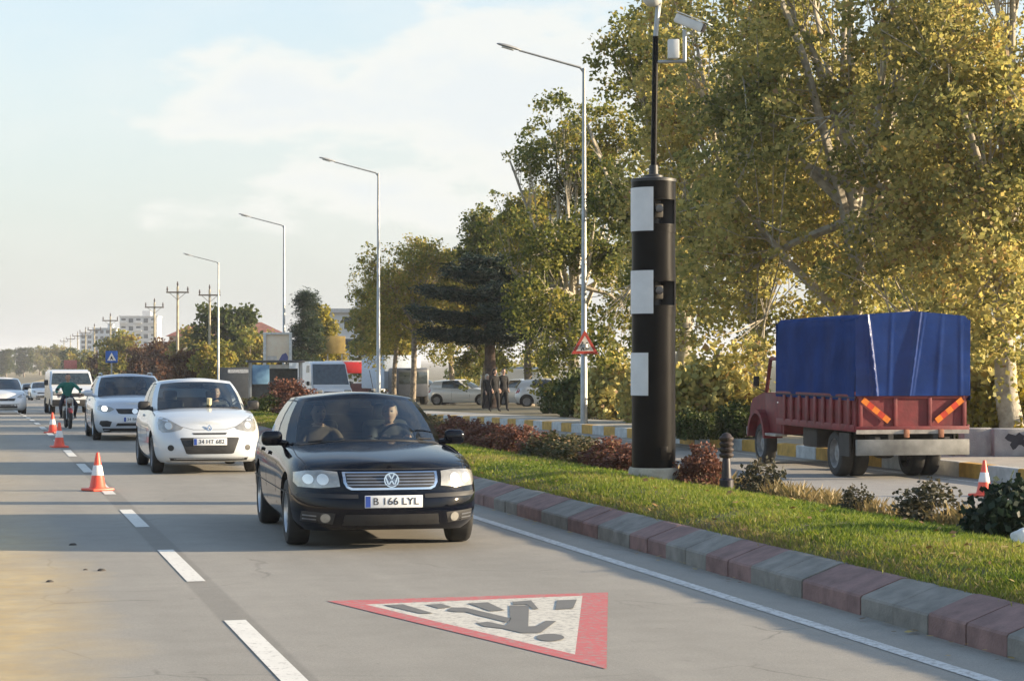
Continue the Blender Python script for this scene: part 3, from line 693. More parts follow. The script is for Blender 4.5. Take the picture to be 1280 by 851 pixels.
def camera_tower():
    p = gp(817, 599, .30); p.z = med_z(p.x, p.y) - .02
    ang = math.atan2(-p.y, -p.x)                       # towards the viewer's side of the road
    t = empty('speed_camera_tower', p, 0, 'tall black cylindrical speed camera tower with white reflective panels on the grass median', 'speed camera')
    r0 = .272; H0 = 3.73; NA = 72
    wins = [(3.20, 3.50), (2.19, 2.49)]; wa0, wa1 = R(2), R(66)
    mb = MB()
    zs = sorted(set([.17, .6, 1.1, 1.6, 2.06, 2.19, 2.49, 2.63, 3.09, 3.20, 3.50, H0]))
    def pt(a, z, r=r0): return (r * math.cos(ang + a), r * math.sin(ang + a), z)
    angs = sorted(set([2 * math.pi * i / NA for i in range(NA)] + [wa0, wa1]))
    def rad(z): return r0 + (.006 if (2.06 < z < 2.63 or z > 3.09) else 0)
    for z0, z1 in zip(zs[:-1], zs[1:]):
        for k in range(len(angs)):
            a0 = angs[k]; a1 = angs[(k + 1) % len(angs)] + (2 * math.pi if k == len(angs) - 1 else 0)
            if any(abs(z0 - w[0]) < 1e-6 for w in wins) and a0 >= wa0 - 1e-6 and a1 <= wa1 + 1e-6: continue
            rr = rad((z0 + z1) / 2); mb.quad(pt(a0, z0, rr), pt(a1, z0, rr), pt(a1, z1, rr), pt(a0, z1, rr))
    for z in zs[1:-1]:
        pass
    for zl, rl in ((.17, r0), (H0, r0 + .006)):
        mb.face([pt(a, zl, rl) for a in angs])
    for z, in ((2.06,), (2.63,), (3.09,)):
        mb.face([pt(a, z, r0 + .006) for a in angs])
    mb.build('body', M_BLACK, t, smooth=35)
    mb = MB(); mb.lathe([(.315, -.30), (.315, .14), (.30, .172), (.0, .172)], 40); mb.build('plinth', M_CONC, t)
    mb = MB(); mb.lathe([(.285, H0), (.285, H0 + .035), (.20, H0 + .05), (0, H0 + .05)], 40); mb.build('cap', M_DARK, t)
    # white panels: curved sheets a few millimetres proud of the shell, on the viewer's left
    for z0, z1, a1 in ((3.11, 3.65, -.6), (2.085, 2.62, -.6), (1.07, 1.60, -14)):
        mb = MB(); ns = 16
        for s in range(ns):
            a, b = R(-88 + (88 + a1) * s / ns), R(-88 + (88 + a1) * (s + 1) / ns); ro = r0 + .014
            mb.quad(pt(a, z0, ro), pt(b, z0, ro), pt(b, z1, ro), pt(a, z1, ro))
            mb.quad(pt(a, z1, ro), pt(b, z1, ro), pt(b, z1, r0), pt(a, z1, r0)); mb.quad(pt(a, z0, r0), pt(b, z0, r0), pt(b, z0, ro), pt(a, z0, ro))
        for a in (-88, a1):
            mb.quad(pt(R(a), z0, r0), pt(R(a), z0, r0 + .014), pt(R(a), z1, r0 + .014), pt(R(a), z1, r0))
        mb.build('reflective_panel', M_WHITE, t, smooth=40)
    for z0, z1 in wins:                                  # the recessed windows with the camera units behind
        mb = MB(); ri = .10; ns = 8
        A = [wa0 + (wa1 - wa0) * s / ns for s in range(ns + 1)]
        for a, b in zip(A[:-1], A[1:]):
            mb.quad(pt(a, z0, ri), pt(b, z0, ri), pt(b, z1, ri), pt(a, z1, ri))
            mb.quad(pt(a, z0, ri), pt(b, z0, ri), pt(b, z0), pt(a, z0)); mb.quad(pt(a, z1, ri), pt(b, z1, ri), pt(b, z1), pt(a, z1))
        for a in (wa0, wa1): mb.quad(pt(a, z0, ri), pt(a, z1, ri), pt(a, z1), pt(a, z0))
        w = mb.build('window_recess', M_DARK, t, smooth=0)
        am = (wa0 + wa1) / 2 - .28; c = Vector(pt(am, (z0 + z1) / 2 + .01, .17)); Mr = rotz(ang + am)
        mb = MB(); mb.box(c, (.10, .11, .17), M=Mr, bev=.01); u = mb.build('camera_unit', mat('camera_beige', (.045, .037, .026), .6, var=.2), w)
        mb = MB(); mb.lathe([(.045, 0), (.05, .02), (.05, .05), (.0, .055)], 20, M=Mr @ roty(R(90)), c=c + Mr @ Vector((.05, -.01, .02))); mb.build('lens', M_LENS, u)
        mb = MB()
        for za, zb in ((z0 - .03, z0), (z1, z1 + .03)):
            for a, b in zip(A[:-1], A[1:]):
                mb.quad(pt(a, za, r0 + .012), pt(b, za, r0 + .012), pt(b, zb, r0 + .012), pt(a, zb, r0 + .012)); mb.quad(pt(a, za, r0 + .012), pt(b, za, r0 + .012), pt(b, za, r0 - .01), pt(a, za, r0 - .01)); mb.quad(pt(a, zb, r0 + .012), pt(b, zb, r0 + .012), pt(b, zb, r0 - .01), pt(a, zb, r0 - .01))
        a, b = wa1, wa1 + .12
        mb.quad(pt(a, z0 - .03, r0 + .012), pt(b, z0 - .03, r0 + .012), pt(b, z1 + .03, r0 + .012), pt(a, z1 + .03, r0 + .012)); mb.quad(pt(a, z0, r0 + .012), pt(a, z1, r0 + .012), pt(a, z1, r0 - .02), pt(a, z0, r0 - .02))
        mb.build('window_frame', M_BLACK, w, smooth=40)
    mb = MB(); a = R(28); c = Vector(pt(a, .36, r0 + .004)); mb.box(c, (.012, .10, .16), rz=ang + a, bev=.004); d = mb.build('service_hatch', M_BLACK, t)
    # mast on top
    b = p + Vector((0, 0, H0 + .05)); D = 25.9
    m = empty('camera_mast', b, 0, 'thin dark mast rising from the top of the striped tower carrying a white camera', 'mast')
    top = zpx(12, D) - b.z; rt = Vector((CA, -SA, 0)); fw = Vector((SA, CA, 0))
    lean = rt * .055
    mb = MB(); mb.lathe([(.12, 0), (.12, .03), (.06, .05), (.055, .16), (0, .16)], 20); mb.build('base_flange', M_DARK, m)
    mb = MB(); mb.tube([(0, 0, .1), tuple(lean * .45 + Vector((0, 0, top * .82))), ], [.038, .036], 14); mb.build('pole', M_BLACK, m, smooth=60)
    mb = MB(); mb.tube([tuple(lean * .45 + Vector((0, 0, top * .82))), tuple(lean + Vector((0, 0, top)))], [.032, .03], 14); mb.build('upper_pole', M_GALV, m, smooth=60)
    zc = zpx(5, D) - b.z
    mb = MB(); mb.lathe([(0, -.09), (.07, -.08), (.115, -.03), (.12, .03), (.10, .09), (0, .11)], 24, c=lean + Vector((-.02, 0, zc)) - rt * .05); mb.build('dome', mat('dome_grey', (.5, .5, .47), .3, var=.05), m, smooth=60)
    mb = MB(); za = top * .62
    zb = zpx(82, D) - b.z
    mb.tube([tuple(lean * .5 + Vector((0, 0, zb))), tuple(lean * .5 + rt * .38 + Vector((0, 0, zb + .01)))], .022, 10); mb.tube([tuple(lean * .5 + rt * .36 + Vector((0, 0, zb))), tuple(lean * .5 + rt * .36 + Vector((0, 0, zb + .40)))], .026, 10)
    mb.tube([tuple(lean * .9 + Vector((0, 0, zpx(40, D) - b.z))), tuple(lean * .9 + rt * .06 + fw * -.02 + Vector((0, 0, zpx(-12, D) - b.z)))], .014, 8)
    mb.build('bracket', M_GALV, m, smooth=60)
    mb = MB(); mb.box(lean * .5 + rt * .22 + Vector((0, 0, zb + .16)), (.14, .10, .24), rz=-YAW, bev=.012); mb.build('junction_box', M_ALU, m)
    # the camera in its housing, looking down the road to the right
    c0 = lean + rt * .40 + Vector((0, 0, zpx(34, D) - b.z)); dr = (rt * .86 - fw * .42 + Vector((0, 0, -.42))).normalized()
    up = Vector((0, 0, 1)); sx = dr.cross(up).normalized(); uz = sx.cross(dr)
    Mc = Matrix((sx, dr, uz)).transposed()
    mb = MB(); mb.box(c0, (.125, .40, .12), M=Mc, bev=.02); cm = mb.build('camera_housing', M_ALU, m)
    mb = MB(); mb.box(c0 + uz * .075 + dr * .03, (.15, .47, .012), M=Mc, bev=.004); mb.build('sunshade', M_ALU, cm)
    mb = MB(); mb.box(c0 + dr * .203, (.105, .012, .10), M=Mc, bev=.004); mb.build('lens', M_LENS, cm)
camera_tower()

def street_lamp():
    t = empty('street_lamp', (0, 0, 0))
    H = 10.2
    mb = MB(); mb.tube([(0, 0, -.1), (0, 0, 1.6), (0, 0, 1.62), (0, 0, H - .1), (0, 0, H)], [.105, .10, .088, .05, .05], 16); mb.build('pole', M_GALV, t, smooth=50)
    mb = MB(); mb.tube([(0, 0, H - .12), (-.12, 0, H + .02), (-1.9, 0, H + .46)], [.038, .035, .028], 10); mb.build('arm', M_GALV, t, smooth=60)
    mb = MB()
    M = roty(R(14))
    prof = [(-.36, .02, .02), (-.30, .075, .045), (-.1, .11, .07), (.15, .10, .065), (.30, .05, .05), (.36, .03, .03)]
    vs = []; n = 12
    for x, w, h in prof:
        for j in range(n):
            a = 2 * math.pi * j / n; z = math.sin(a); vs.append(M @ Vector((x, w * math.cos(a), h * z if z > 0 else .35 * h * z)) + Vector((-2.2, 0, H + .545)))
    fs = [(i * n + j, i * n + (j + 1) % n, (i + 1) * n + (j + 1) % n, (i + 1) * n + j) for i in range(len(prof) - 1) for j in range(n)] + [tuple(range(n)), tuple(range((len(prof) - 1) * n, len(prof) * n))]
    mb.add(vs, fs); h = mb.build('lamp_head', mat('lamp_grey', (.34, .34, .33), .4, .3), t, smooth=50)
    mb = MB(); mb.box((-2.23, 0, H + .508), (.36, .15, .03), M=roty(R(14)), bev=.012); mb.build('lens', mat('lamp_glass', (.6, .6, .55), .15), h)
    return t
G_LAMP = 'street lamps along the pavement'
lamp0 = street_lamp()
lamps = [(730, 58.0, 1.0, 'grey street lamp on the pavement carrying the red triangle sign'), (473, 88.0, 1.0, 'street lamp with its bare pole standing over the black car roof'), (355, 116.0, 1.0, 'street lamp passing in front of the poster board'), (273, 147.0, .985, 'street lamp beside the wooden crossarm poles'),
         (223, 178, .97, None)]
lpos = []
for i, (px, D, s, lab) in enumerate(lamps):
    if lab is None: continue
    o = lamp0 if i == 0 else copy_tree(lamp0)
    p = atD(px, D); p.z += .01
    if i == 0:
        p = gp(730, 529, .01)
    o.location = p; o.scale = (s, s, s); o.rotation_euler = (0, 0, R(-4)); tag(o, lab, 'street lamp', G_LAMP); lpos.append(p.copy())

# the triangular warning sign clamped to the first lamp
def tri_sign():
    p = lpos[0]; z = zpx(432, 58.0)
    t = empty('warning_sign', (p.x - .01, p.y - .115, z), R(-6), 'red bordered triangle warning sign with children on the lamp pole', 'traffic sign')
    def T(s, dz=0): return [(-.40 * s, -.235 * s + dz), (.40 * s, -.235 * s + dz), (0, .46 * s + dz)]
    Mx = rotx(R(90))
    mb = MB(); mb.prism(T(1), -.012, .008, M=Mx); mb.build('back_plate', M_GALV, t, smooth=0)
    mb = MB(); o_, i_ = T(.985), T(.64)
    for i in range(3):
        j = (i + 1) % 3; mb.prism([o_[i], o_[j], i_[j], i_[i]], .008, .012, M=Mx)
    mb.build('red_border', mat('sign_red', (.42, .06, .045), .4), t, smooth=0)
    mb = MB(); mb.prism(T(.64), .008, .0105, M=Mx); mb.build('white_face', mat('sign_white', (.62, .60, .56), .4), t, smooth=0)
    mb = MB()
    for cx, s in ((-.065, 1.0), (.065, .85)):
        q = [(-.025, -.13), (-.055, -.13), (-.02, -.05), (-.03, .03), (-.06, -.03), (-.075, -.02), (-.035, .06), (.03, .06), (.07, -.01), (.055, -.025), (.03, .02), (.03, -.05), (.055, -.13), (.025, -.13), (.0, -.07)]
        mb.prism([(cx + x * s, y * s) for x, y in q], .0105, .0135, M=Mx)
        mb.prism([(cx + .028 * s * math.cos(a), .095 * s + .028 * s * math.sin(a)) for a in np.linspace(0, 2 * math.pi, 13)[:-1]], .0105, .0135, M=Mx)
    mb.build('children_pictogram', M_DARK, t, smooth=0)
    mb = MB(); mb.tube([(0, .02, .05), (0, .02, -.05)], .10, 16, cap=False); mb.build('clamp', M_GALV, t, smooth=60)
tri_sign()

# traffic cones
def cone():
    t = empty('traffic_cone', (0, 0, 0)); H = .52
    mb = MB(); mb.box((0, 0, .02), (.33, .33, .035), bev=.012); mb.build('base', M_ORANGE, t)
    def rr(z): return .115 + (.022 - .115) * (z - .03) / (H - .03)
    mb = MB(); mb.lathe([(rr(.03) + .012, .035), (rr(.06), .06), (rr(H), H), (.012, H + .004), (0, H + .004)], 28); mb.build('cone_body', M_ORANGE, t, smooth=50)
    mb = MB(); mb.lathe([(rr(.21) + .001, .21), (rr(.21) + .004, .212), (rr(.35) + .004, .348), (rr(.35) + .001, .35)], 28); mb.build('white_band', mat('cone_white', (.66, .64, .62), .45, var=.08), t, smooth=50)
    return t
G_CN = 'orange traffic cones'
cone0 = cone()
for i, (px, py, z0, s, lab) in enumerate(((122, 613, 0, 1.0, 'nearest orange and white cone on the dashed line left of the white hatchback'), (74, 559, 0, .98, 'orange cone in front of the motorcycle, second in the line'), (66, 541, 0, .98, 'farthest orange cone in the line, just behind the second by the motorcycle'),
                                     (1230, 620, Z_OPP, 1.03, 'orange cone with wide white band on the far carriageway behind the truck'))):
    o = cone0 if i == 0 else copy_tree(cone0)
    o.location = gp(px, py, z0); o.rotation_euler = (R((0, 1.2, -1.5, .8)[i]), 0, (.5, .2, .9, .35)[i]); o.scale = (s, s, s); tag(o, lab, 'traffic cone', G_CN)

# the slim dark bollard between the shrubs, the white stone, concrete blocks
def bollard():
    p = on_med(908, 609)
    t = empty('bollard', p, 0, 'slim dark bollard with a ribbed brown head between two shrubs', 'bollard')
    mb = MB(); mb.lathe([(.085, -.1), (.085, .12), (.06, .14), (.05, .34), (.045, .38), (0, .38)], 18); mb.build('post', mat('bollard_purple', (.014, .011, .02), .5, var=.2), t, smooth=40)
    mb = MB()
    pr = [(.05, .38)]
    for i in range(4): z = .39 + i * .066; pr += [(.075, z), (.088, z + .02), (.088, z + .038), (.066, z + .055)]
    pr += [(.05, .67), (0, .69)]
    mb.lathe(pr, 18); mb.build('ribbed_head', mat('bollard_brown', (.03, .02, .017), .55, var=.25), t, smooth=40)
bollard()
def rock(name, p, d, m, label, cat, seed):
    bm = bmesh.new(); bmesh.ops.create_icosphere(bm, subdivisions=3, radius=1)
    for v in bm.verts:
        k = 1 + .22 * mnoise.noise(v.co * 1.4 + Vector((seed, 0, 0))); v.co = Vector((v.co.x * d[0] * k, v.co.y * d[1] * k, max(v.co.z, -.5) * d[2] * k))
    me = bpy.data.meshes.new(name); bm.to_mesh(me); bm.free(); me.materials.append(m); me.polygons.foreach_set('use_smooth', [True] * len(me.polygons))
    o = link_mesh(name, me, None, p); return tag(o, label, cat)
q = on_med(1279, 690); q.z += .05
rock('stone', q, (.10, .09, .09), mat('white_stone', (.62, .62, .60), .8, bump=.4), 'white stone on the grass below the dark shrub at the right edge', 'stone', 3)
for k, (px, py, s) in enumerate(((91, 681, .036), (127, 713, .036), (107, 712, .02), (62, 727, .03))):
    q = gp(px, py); q.z += s * .1
    o = rock('clod', q, (s, s * .8, s * .45), mat('dark_clod', (.05, .045, .04), .95, var=.3), ('dark clod of dirt on the shaded strip of the left lane', 'larger dark clod of dirt on the left lane near the dashes', 'small dark clod beside the larger one on the left lane', 'clod of dirt at the edge of the sandy patch')[k], 'dirt clod', 5 + k); o['group'] = 'clods of dirt on the left lane'
def conc_block(px, D, rz, d, lab, splotch):
    p = atD(px, D, .0); t = empty('concrete_block', p, rz, lab, 'concrete block', 'concrete blocks on the far pavement')
    mb = MB(); mb.box((0, 0, d[2] / 2), d, bev=.03); mb.build('block_body', mat('grey_block', (.34, .33, .32), .85, var=.14, vscale=3, bump=.4), t)
    if splotch:
        r = random.Random(2); pl = [(.20 * (1 + r.uniform(-.45, .3)) * math.cos(a), .15 * (1 + r.uniform(-.5, .4)) * math.sin(a)) for a in np.linspace(0, 2 * math.pi, 19)[:-1]]
        mb = MB(); mb.prism(pl, d[1] / 2 - .001, d[1] / 2 + .003, M=rotx(R(90)), c=(.08, 0, d[2] * .58)); mb.build('paint_splotch', mat('black_spray', (.03, .03, .04), .8), t, smooth=0)
conc_block(1222, 38.2, R(-14), (.62, .5, .52), 'mauve grey concrete block just right of the truck tail', False)
conc_block(1262, 38.0, R(-14), (.70, .5, .52), 'grey concrete block with a black paint splotch at the right edge', True)
conc_block(1313, 37.8, R(-14), (.70, .5, .52), 'grey concrete block cut off by the right edge of the picture', False)

# ================================================================ THE TRUCK
def wheel_set(parent, x, y, r, w, m_rim, spokes=0, side=1, steel=True, n=40):
    """wheel with tyre and rim; the axle runs along x, 'side' is +1 when the outer face looks to +x"""
    o = bpy.data.objects.new('wheel', None); COL.objects.link(o); o.parent = parent; o.location = (x, y, r)
    Mx = roty(R(90) * side)
    mb = MB(); mb.lathe([(r * .66, -w * .5), (r * .80, -w * .52), (r * .94, -w * .47), (r * .99, -w * .36), (r, -w * .2), (r, w * .2), (r * .99, w * .36), (r * .94, w * .47), (r * .80, w * .52), (r * .66, w * .5), (r * .64, w * .3), (r * .64, -w * .3), (r * .66, -w * .5)], n, M=Mx)
    mb.build('tyre', mat('tyre_rubber', (.022, .022, .022), .8, var=.2, vscale=12), o, smooth=35)
    mb = MB(); ro = r * .66
    mb.lathe([(ro, -w * .42), (ro, w * .42), (ro * .97, w * .47), (ro * .93, w * .40), (ro * .90, w * .1), (0, w * .08)], n, M=Mx)
    if spokes:
        for k in range(spokes):
            a = 2 * math.pi * k / spokes
            c = Vector((math.cos(a) * ro * .5, math.sin(a) * ro * .5, w * .30)); mb.box(Mx @ c, (ro * .92, ro * .22, w * .16), M=Mx @ rotz(a))
        mb.lathe([(ro * .22, w * .1), (ro * .22, w * .40), (ro * .15, w * .43), (0, w * .43)], 18, M=Mx)
    elif steel:
        mb.lathe([(ro * .55, w * .08), (ro * .5, w * .26), (ro * .28, w * .30), (ro * .22, w * .38), (0, w * .40)], 20, M=Mx)
        for k in range(8):
            a = 2 * math.pi * k / 8; mb.lathe([(ro * .09, 0), (ro * .09, .012), (0, .012)], 10, M=Mx, c=Mx @ Vector((math.cos(a) * ro * .72, math.sin(a) * ro * .72, w * .10)))
    mb.build('rim', m_rim, o, smooth=35)
    return o
def truck():
    p = Vector((15.50, 33.35, Z_OPP)); t = empty('cargo_truck', p, R(-4.2), 'old red lorry with a blue tarpaulin cover parked by the kerb', 'truck')
    m_red = mat('truck_red', (.15, .014, .017), .6, var=.18, vscale=5, bump=.15, bscale=20); m_dk = mat('chassis_black', (.025, .023, .022), .7, var=.2)
    m_tarp = mat('blue_tarpaulin', (.005, .030, .135), .6, var=.13, vscale=2.2, bump=.5, bscale=3.5, spec=.03); m_tarp2 = mat('blue_tarpaulin_end', (.005, .028, .14), .26, var=.12, vscale=2.2, bump=.4, bscale=3.5, spec=.30)
    y0, y1, W = -1.34, 2.95, 1.0
    zf, zt = .82, 1.45
    # bed: floor, ribbed side boards, panelled tailgate
    mb = MB(); mb.box((0, (y0 + y1) / 2, zf + .03), (2 * W - .06, y1 - y0 - .06, .08)); mb.build('bed_floor', m_dk, t, smooth=0)
    for s in (-1, 1):
        mb = MB(); mb.box((s * (W - .02), (y0 + y1) / 2, (zf + zt) / 2), (.04, y1 - y0 - .06, zt - zf))
        k = 0
        for yy in np.arange(y0 + .28, y1 - .1, .44): mb.box((s * (W + .022), yy, (zf + zt) / 2 + .02), (.045, .13, zt - zf - .10), bev=.012)
        mb.box((s * (W + .015), (y0 + y1) / 2, zf + .06), (.05, y1 - y0, .12), bev=.01); mb.box((s * (W + .012), (y0 + y1) / 2, zt - .025), (.045, y1 - y0, .05), bev=.01)
        mb.build('side_board', m_red, t)
    mb = MB(); mb.box((0, y0 + .02, (zf + zt) / 2), (2 * W - .09, .04, zt - zf))
    for x in (-.93, -.31, .31, .93): mb.box((x, y0 - .015, (zf + zt) / 2 + .02), (.07, .035, zt - zf - .05), bev=.008)
    mb.box((0, y0 - .012, zt - .035), (2 * W, .04, .06), bev=.01); mb.box((0, y0 - .012, zf + .05), (2 * W + .04, .05, .09), bev=.01)
    tg = mb.build('tailgate', m_red, t)
    mb = MB(); mb.box((0, y0 - .03, zf + .0), (2 * W + .02, .035, .07)); mb.build('tail_sill', mat('worn_grey_paint', (.30, .27, .24), .7, var=.2), t)
    # orange and yellow reflective strips slanting on the tailgate
    for s in (-1, 1):
        mb = MB(); a = R(38) * s
        M = Matrix.Rotation(-a if s < 0 else -a, 3, 'Y')
        for k in range(5):
            mb.cm = k % 2; mb.box(M @ Vector((-.24 + .12 * k, 0, 0)) + Vector((s * .66 + (0 if s < 0 else 0), y0 - .036, (zf + zt) / 2 + .05)), (.118, .012, .10), M=M)
        mb.build('reflective_strip', [mat('reflector_orange', (.75, .20, .02), .35), mat('reflector_red', (.55, .05, .02), .35)], tg, smooth=0)
    for x in (-.12, .5): 
        mb = MB(); mb.box((x, y0 - .06, zf - .03), (.09, .05, .14), bev=.01); mb.build('latch', mat('rusty_metal', (.30, .12, .06), .7, var=.3), tg)
    # tarpaulin on hoops: sagging sheets with folds
    def tarp_pt(u, v):
        # u: 0..1 round the section from the left hem over the roof to the right hem, v along the length
        return None
    sec = [(-W - .035, zt - .10), (-W - .03, zt + .3), (-W - .02, 2.2), (-W + .0, 2.71), (-W + .06, 2.79), (-.5, 2.83), (0, 2.87), (.5, 2.83), (W - .06, 2.79), (W, 2.71), (W + .02, 2.2), (W + .03, zt + .3), (W + .035, zt - .10)]
    us = np.linspace(0, len(sec) - 1, 61); ii = np.arange(len(sec)); sx = np.interp(us, ii, [q[0] for q in sec]); sz = np.interp(us, ii, [q[1] for q in sec])
    ys = np.linspace(y0 - .05, y1 + .03, 46); vs = []
    for y in ys:
        hoop = abs(((y - y0) / 1.07) % 1 - .5) * 2
        for x, z in zip(sx, sz):
            roof = z > 2.73
            dx = (.016 * mnoise.noise((x * 2, y * 1.1, z * 1.5)) + .02 * mnoise.noise((x * 1, y * .7, z * .6)) - .022 * (1 - hoop)) * (1 if x > 0 else -1)
            vs.append((x + (0 if roof else dx), y, z + (-.03 * (1 - hoop) + .012 * mnoise.noise((x * 3, y * 2, 1)) if roof else 0)))
    n = len(us); fs = [(i * n + j, i * n + j + 1, (i + 1) * n + j + 1, (i + 1) * n + j) for i in range(len(ys) - 1) for j in range(n - 1)]
    mb = MB(); mb.add(vs, fs)
    def end(y, folds):                                   # the hanging end sheet
        nx, nz = 90, 26; v = []
        for i in range(nx + 1):
            x = -W - .03 + (2 * W + .06) * i / nx; zt_ = float(np.interp(abs(x), [0, .5, W - .06, W, W + .03], [2.87, 2.83, 2.79, 2.71, 2.74]))
            for j in range(nz + 1):
                z = zt - .02 + (zt_ - zt + .02) * j / nz; f = 0
                if folds:
                    tz = (z - zt) / (zt_ - zt)
                    for fx, sl, wd, am in ((-.72, -.16, .026, .075), (-.80, -.10, .02, .03), (-.02, .20, .03, .06), (.05, .22, .02, .02), (-.42, .05, .03, .012), (.45, .1, .04, .012), (.85, .0, .03, .012)):
                        c = fx + sl * (tz - .3); f += am * math.exp(-((x - c) / wd) ** 2) * (.45 + .55 * math.sin(math.pi * min(1, max(0, tz * .8 + .2))))
                    f += .018 * mnoise.noise((x * 2.2, z * 1.1, 4))
                v.append((x, y - f, z))
        mb.add(v, [(i * (nz + 1) + j, (i + 1) * (nz + 1) + j, (i + 1) * (nz + 1) + j + 1, i * (nz + 1) + j + 1) for i in range(nx) for j in range(nz)])
    mb.cm = 1; end(y0 - .055, True); mb.cm = 0; end(y1 + .03, False)
    tp = mb.build('tarpaulin', [m_tarp, m_tarp2], t, smooth=80, merge=False)
    mb = MB()
    for s in (-1, 1):
        mb.tube([(s * (W + .045), y0 - .07, zt - .05), (s * (W + .045), y1, zt - .05)], .012, 6)
    mb.build('hem_rope', mat('dark_rope', (.03, .035, .06), .9), tp)
    # chassis and underrun bumper
    mb = MB()
    for s in (-1, 1): mb.box((s * .40, 1.4, .68), (.09, 5.6, .20))
    mb.box((0, 0, .45), (1.2, .12, .12)); mb.box((0, 0, .46), (.34, .34, .30), bev=.08)
    mb.box((-.62, 1.7, .62), (.35, .8, .36), bev=.04)
    for s in (-1, 1): mb.box((s * .95, -.65, .58), (.03, .5, .40))
    mb.build('chassis', m_dk, t)
    mb = MB(); mb.box((0, y0 - .03, .555), (2 * W + .02, .08, .27), bev=.012); bp = mb.build('rear_bumper', mat('bumper_grey', (.19, .185, .17), .65, .05, var=.18, vscale=4), t)
    mb = MB()
    for s in (-1, 1): mb.box((s * .62, y0 + .12, .68), (.10, .3, .10))
    mb.build('bumper_bracket', m_dk, t)
    # cab with bonnet: door, window, fenders
    cy0, cy1 = y1 + .12, y1 + 1.28; cw = .84
    prof = [(cy0, .62), (cy0, 1.62), (cy0 + .05, 2.22), (cy0 + .22, 2.30), (cy1 - .30, 2.28), (cy1 - .14, 2.20), (cy1 + .06, 1.62), (cy1 + .10, 1.50), (cy1 + .45, 1.44), (cy1 + .80, 1.36), (cy1 + .98, 1.14), (cy1 + 1.02, .98), (cy1 + 1.0, .62)]
    mb = MB(); Mp = Matrix(((0, 0, 1), (1, 0, 0), (0, 1, 0)))
    lower = [(cy0, .62), (cy0, 1.40), (cy1 + .09, 1.40), (cy1 + .45, 1.34), (cy1 + .80, 1.28), (cy1 + .98, 1.14), (cy1 + 1.02, .98), (cy1 + 1.0, .62)]
    mb.prism(lower, -cw, cw, M=Mp)
    mb.build('cab', m_red, t, smooth=30)
    mb = MB(); mb.box((0, cy0 + .55, 2.06), (2 * cw - .06, 1.02, .07), bev=.03)
    for s in (-1, 1):
        mb.tube([(s * (cw - .04), cy1 + .06, 1.40), (s * (cw - .06), cy1 - .14, 2.05)], .04, 8); mb.tube([(s * (cw - .04), cy0 + .04, 1.5), (s * (cw - .06), cy0 + .05, 2.05)], .045, 8)
    mb.box((0, cy0 + .03, 1.64), (2 * cw - .1, .05, .5)); mb.build('cab_roof', m_red, t)
    gm = glass('truck_glass', (.6, .65, .62))
    mb = MB(); mb.quad((-cw + .07, cy1 + .05, 1.41), (cw - .07, cy1 + .05, 1.41), (cw - .08, cy1 - .13, 2.04), (-cw + .08, cy1 - .13, 2.04)); mb.build('windscreen', gm, t, smooth=0)
    for s in (-1, 1):
        d = MB(); d.box((s * (cw + .006), cy0 + .60, 1.01), (.03, 1.02, .74), bev=.012); dd = d.build('door', m_red, t)
        d = MB(); d.box((s * (cw + .035), cy0 + .22, 1.22), (.03, .14, .03), bev=.008); d.build('handle', M_CHROME, dd)
        # fenders bulge over the front wheels
        d = MB(); n = 14; a = [math.pi * k / n for k in range(n + 1)]; fy = cy1 + .16; fr = .52
        o_ = [(fy + fr * math.cos(q) * 1.08, .52 + fr * math.sin(q) * 1.06) for q in a]; i_ = [(fy + (fr - .05) * math.cos(q), .52 + (fr - .05) * math.sin(q)) for q in reversed(a)]
        for k in range(n):
            d.prism([o_[k], o_[k + 1], i_[n - k - 1], i_[n - k]], min(s * .62, s * (cw + .16)), max(s * .62, s * (cw + .16)), M=Mp)
        d.build('fender', m_red, t, smooth=50)
        d = MB(); d.tube([(s * (cw + .02), cy1 - .02, 1.42), (s * (cw + .18), cy1 + .04, 1.5), (s * (cw + .18), cy1 + .04, 1.7)], .012, 6); d.box((s * (cw + .18), cy1 + .02, 1.62), (.12, .03, .2), bev=.012); d.build('mirror', M_DARK, t)
        d = MB(); d.lathe([(.10, 0), (.10, .05), (.07, .09), (0, .1)], 20, M=rotx(R(-90)), c=(s * .60, cy1 + .98, 1.02)); d.build('headlight', M_CHROME, t)
        for w, (x, y) in enumerate(((s * .80, 0), (s * .52, 0), (s * .78, cy1 + .16))):
            if w == 1: wheel_set(t, x, y, .40, .24, m_dk, side=-s)
            else: wheel_set(t, x, y, .40, .24, mat('truck_rim', (.26, .25, .24), .6, .2, var=.2), side=s)
    d = MB(); d.box((0, cy1 + 1.07, .62), (1.8, .10, .18), bev=.03); d.build('front_bumper', mat('bumper_grey', (.36, .355, .33), .55, .2), t)
    d = MB(); d.box((-cw - .02, cy0 + .5, .60), (.24, .8, .05), bev=.01); d.build('step', mat('worn_grey_paint', (.30, .27, .24), .7), t)
truck()
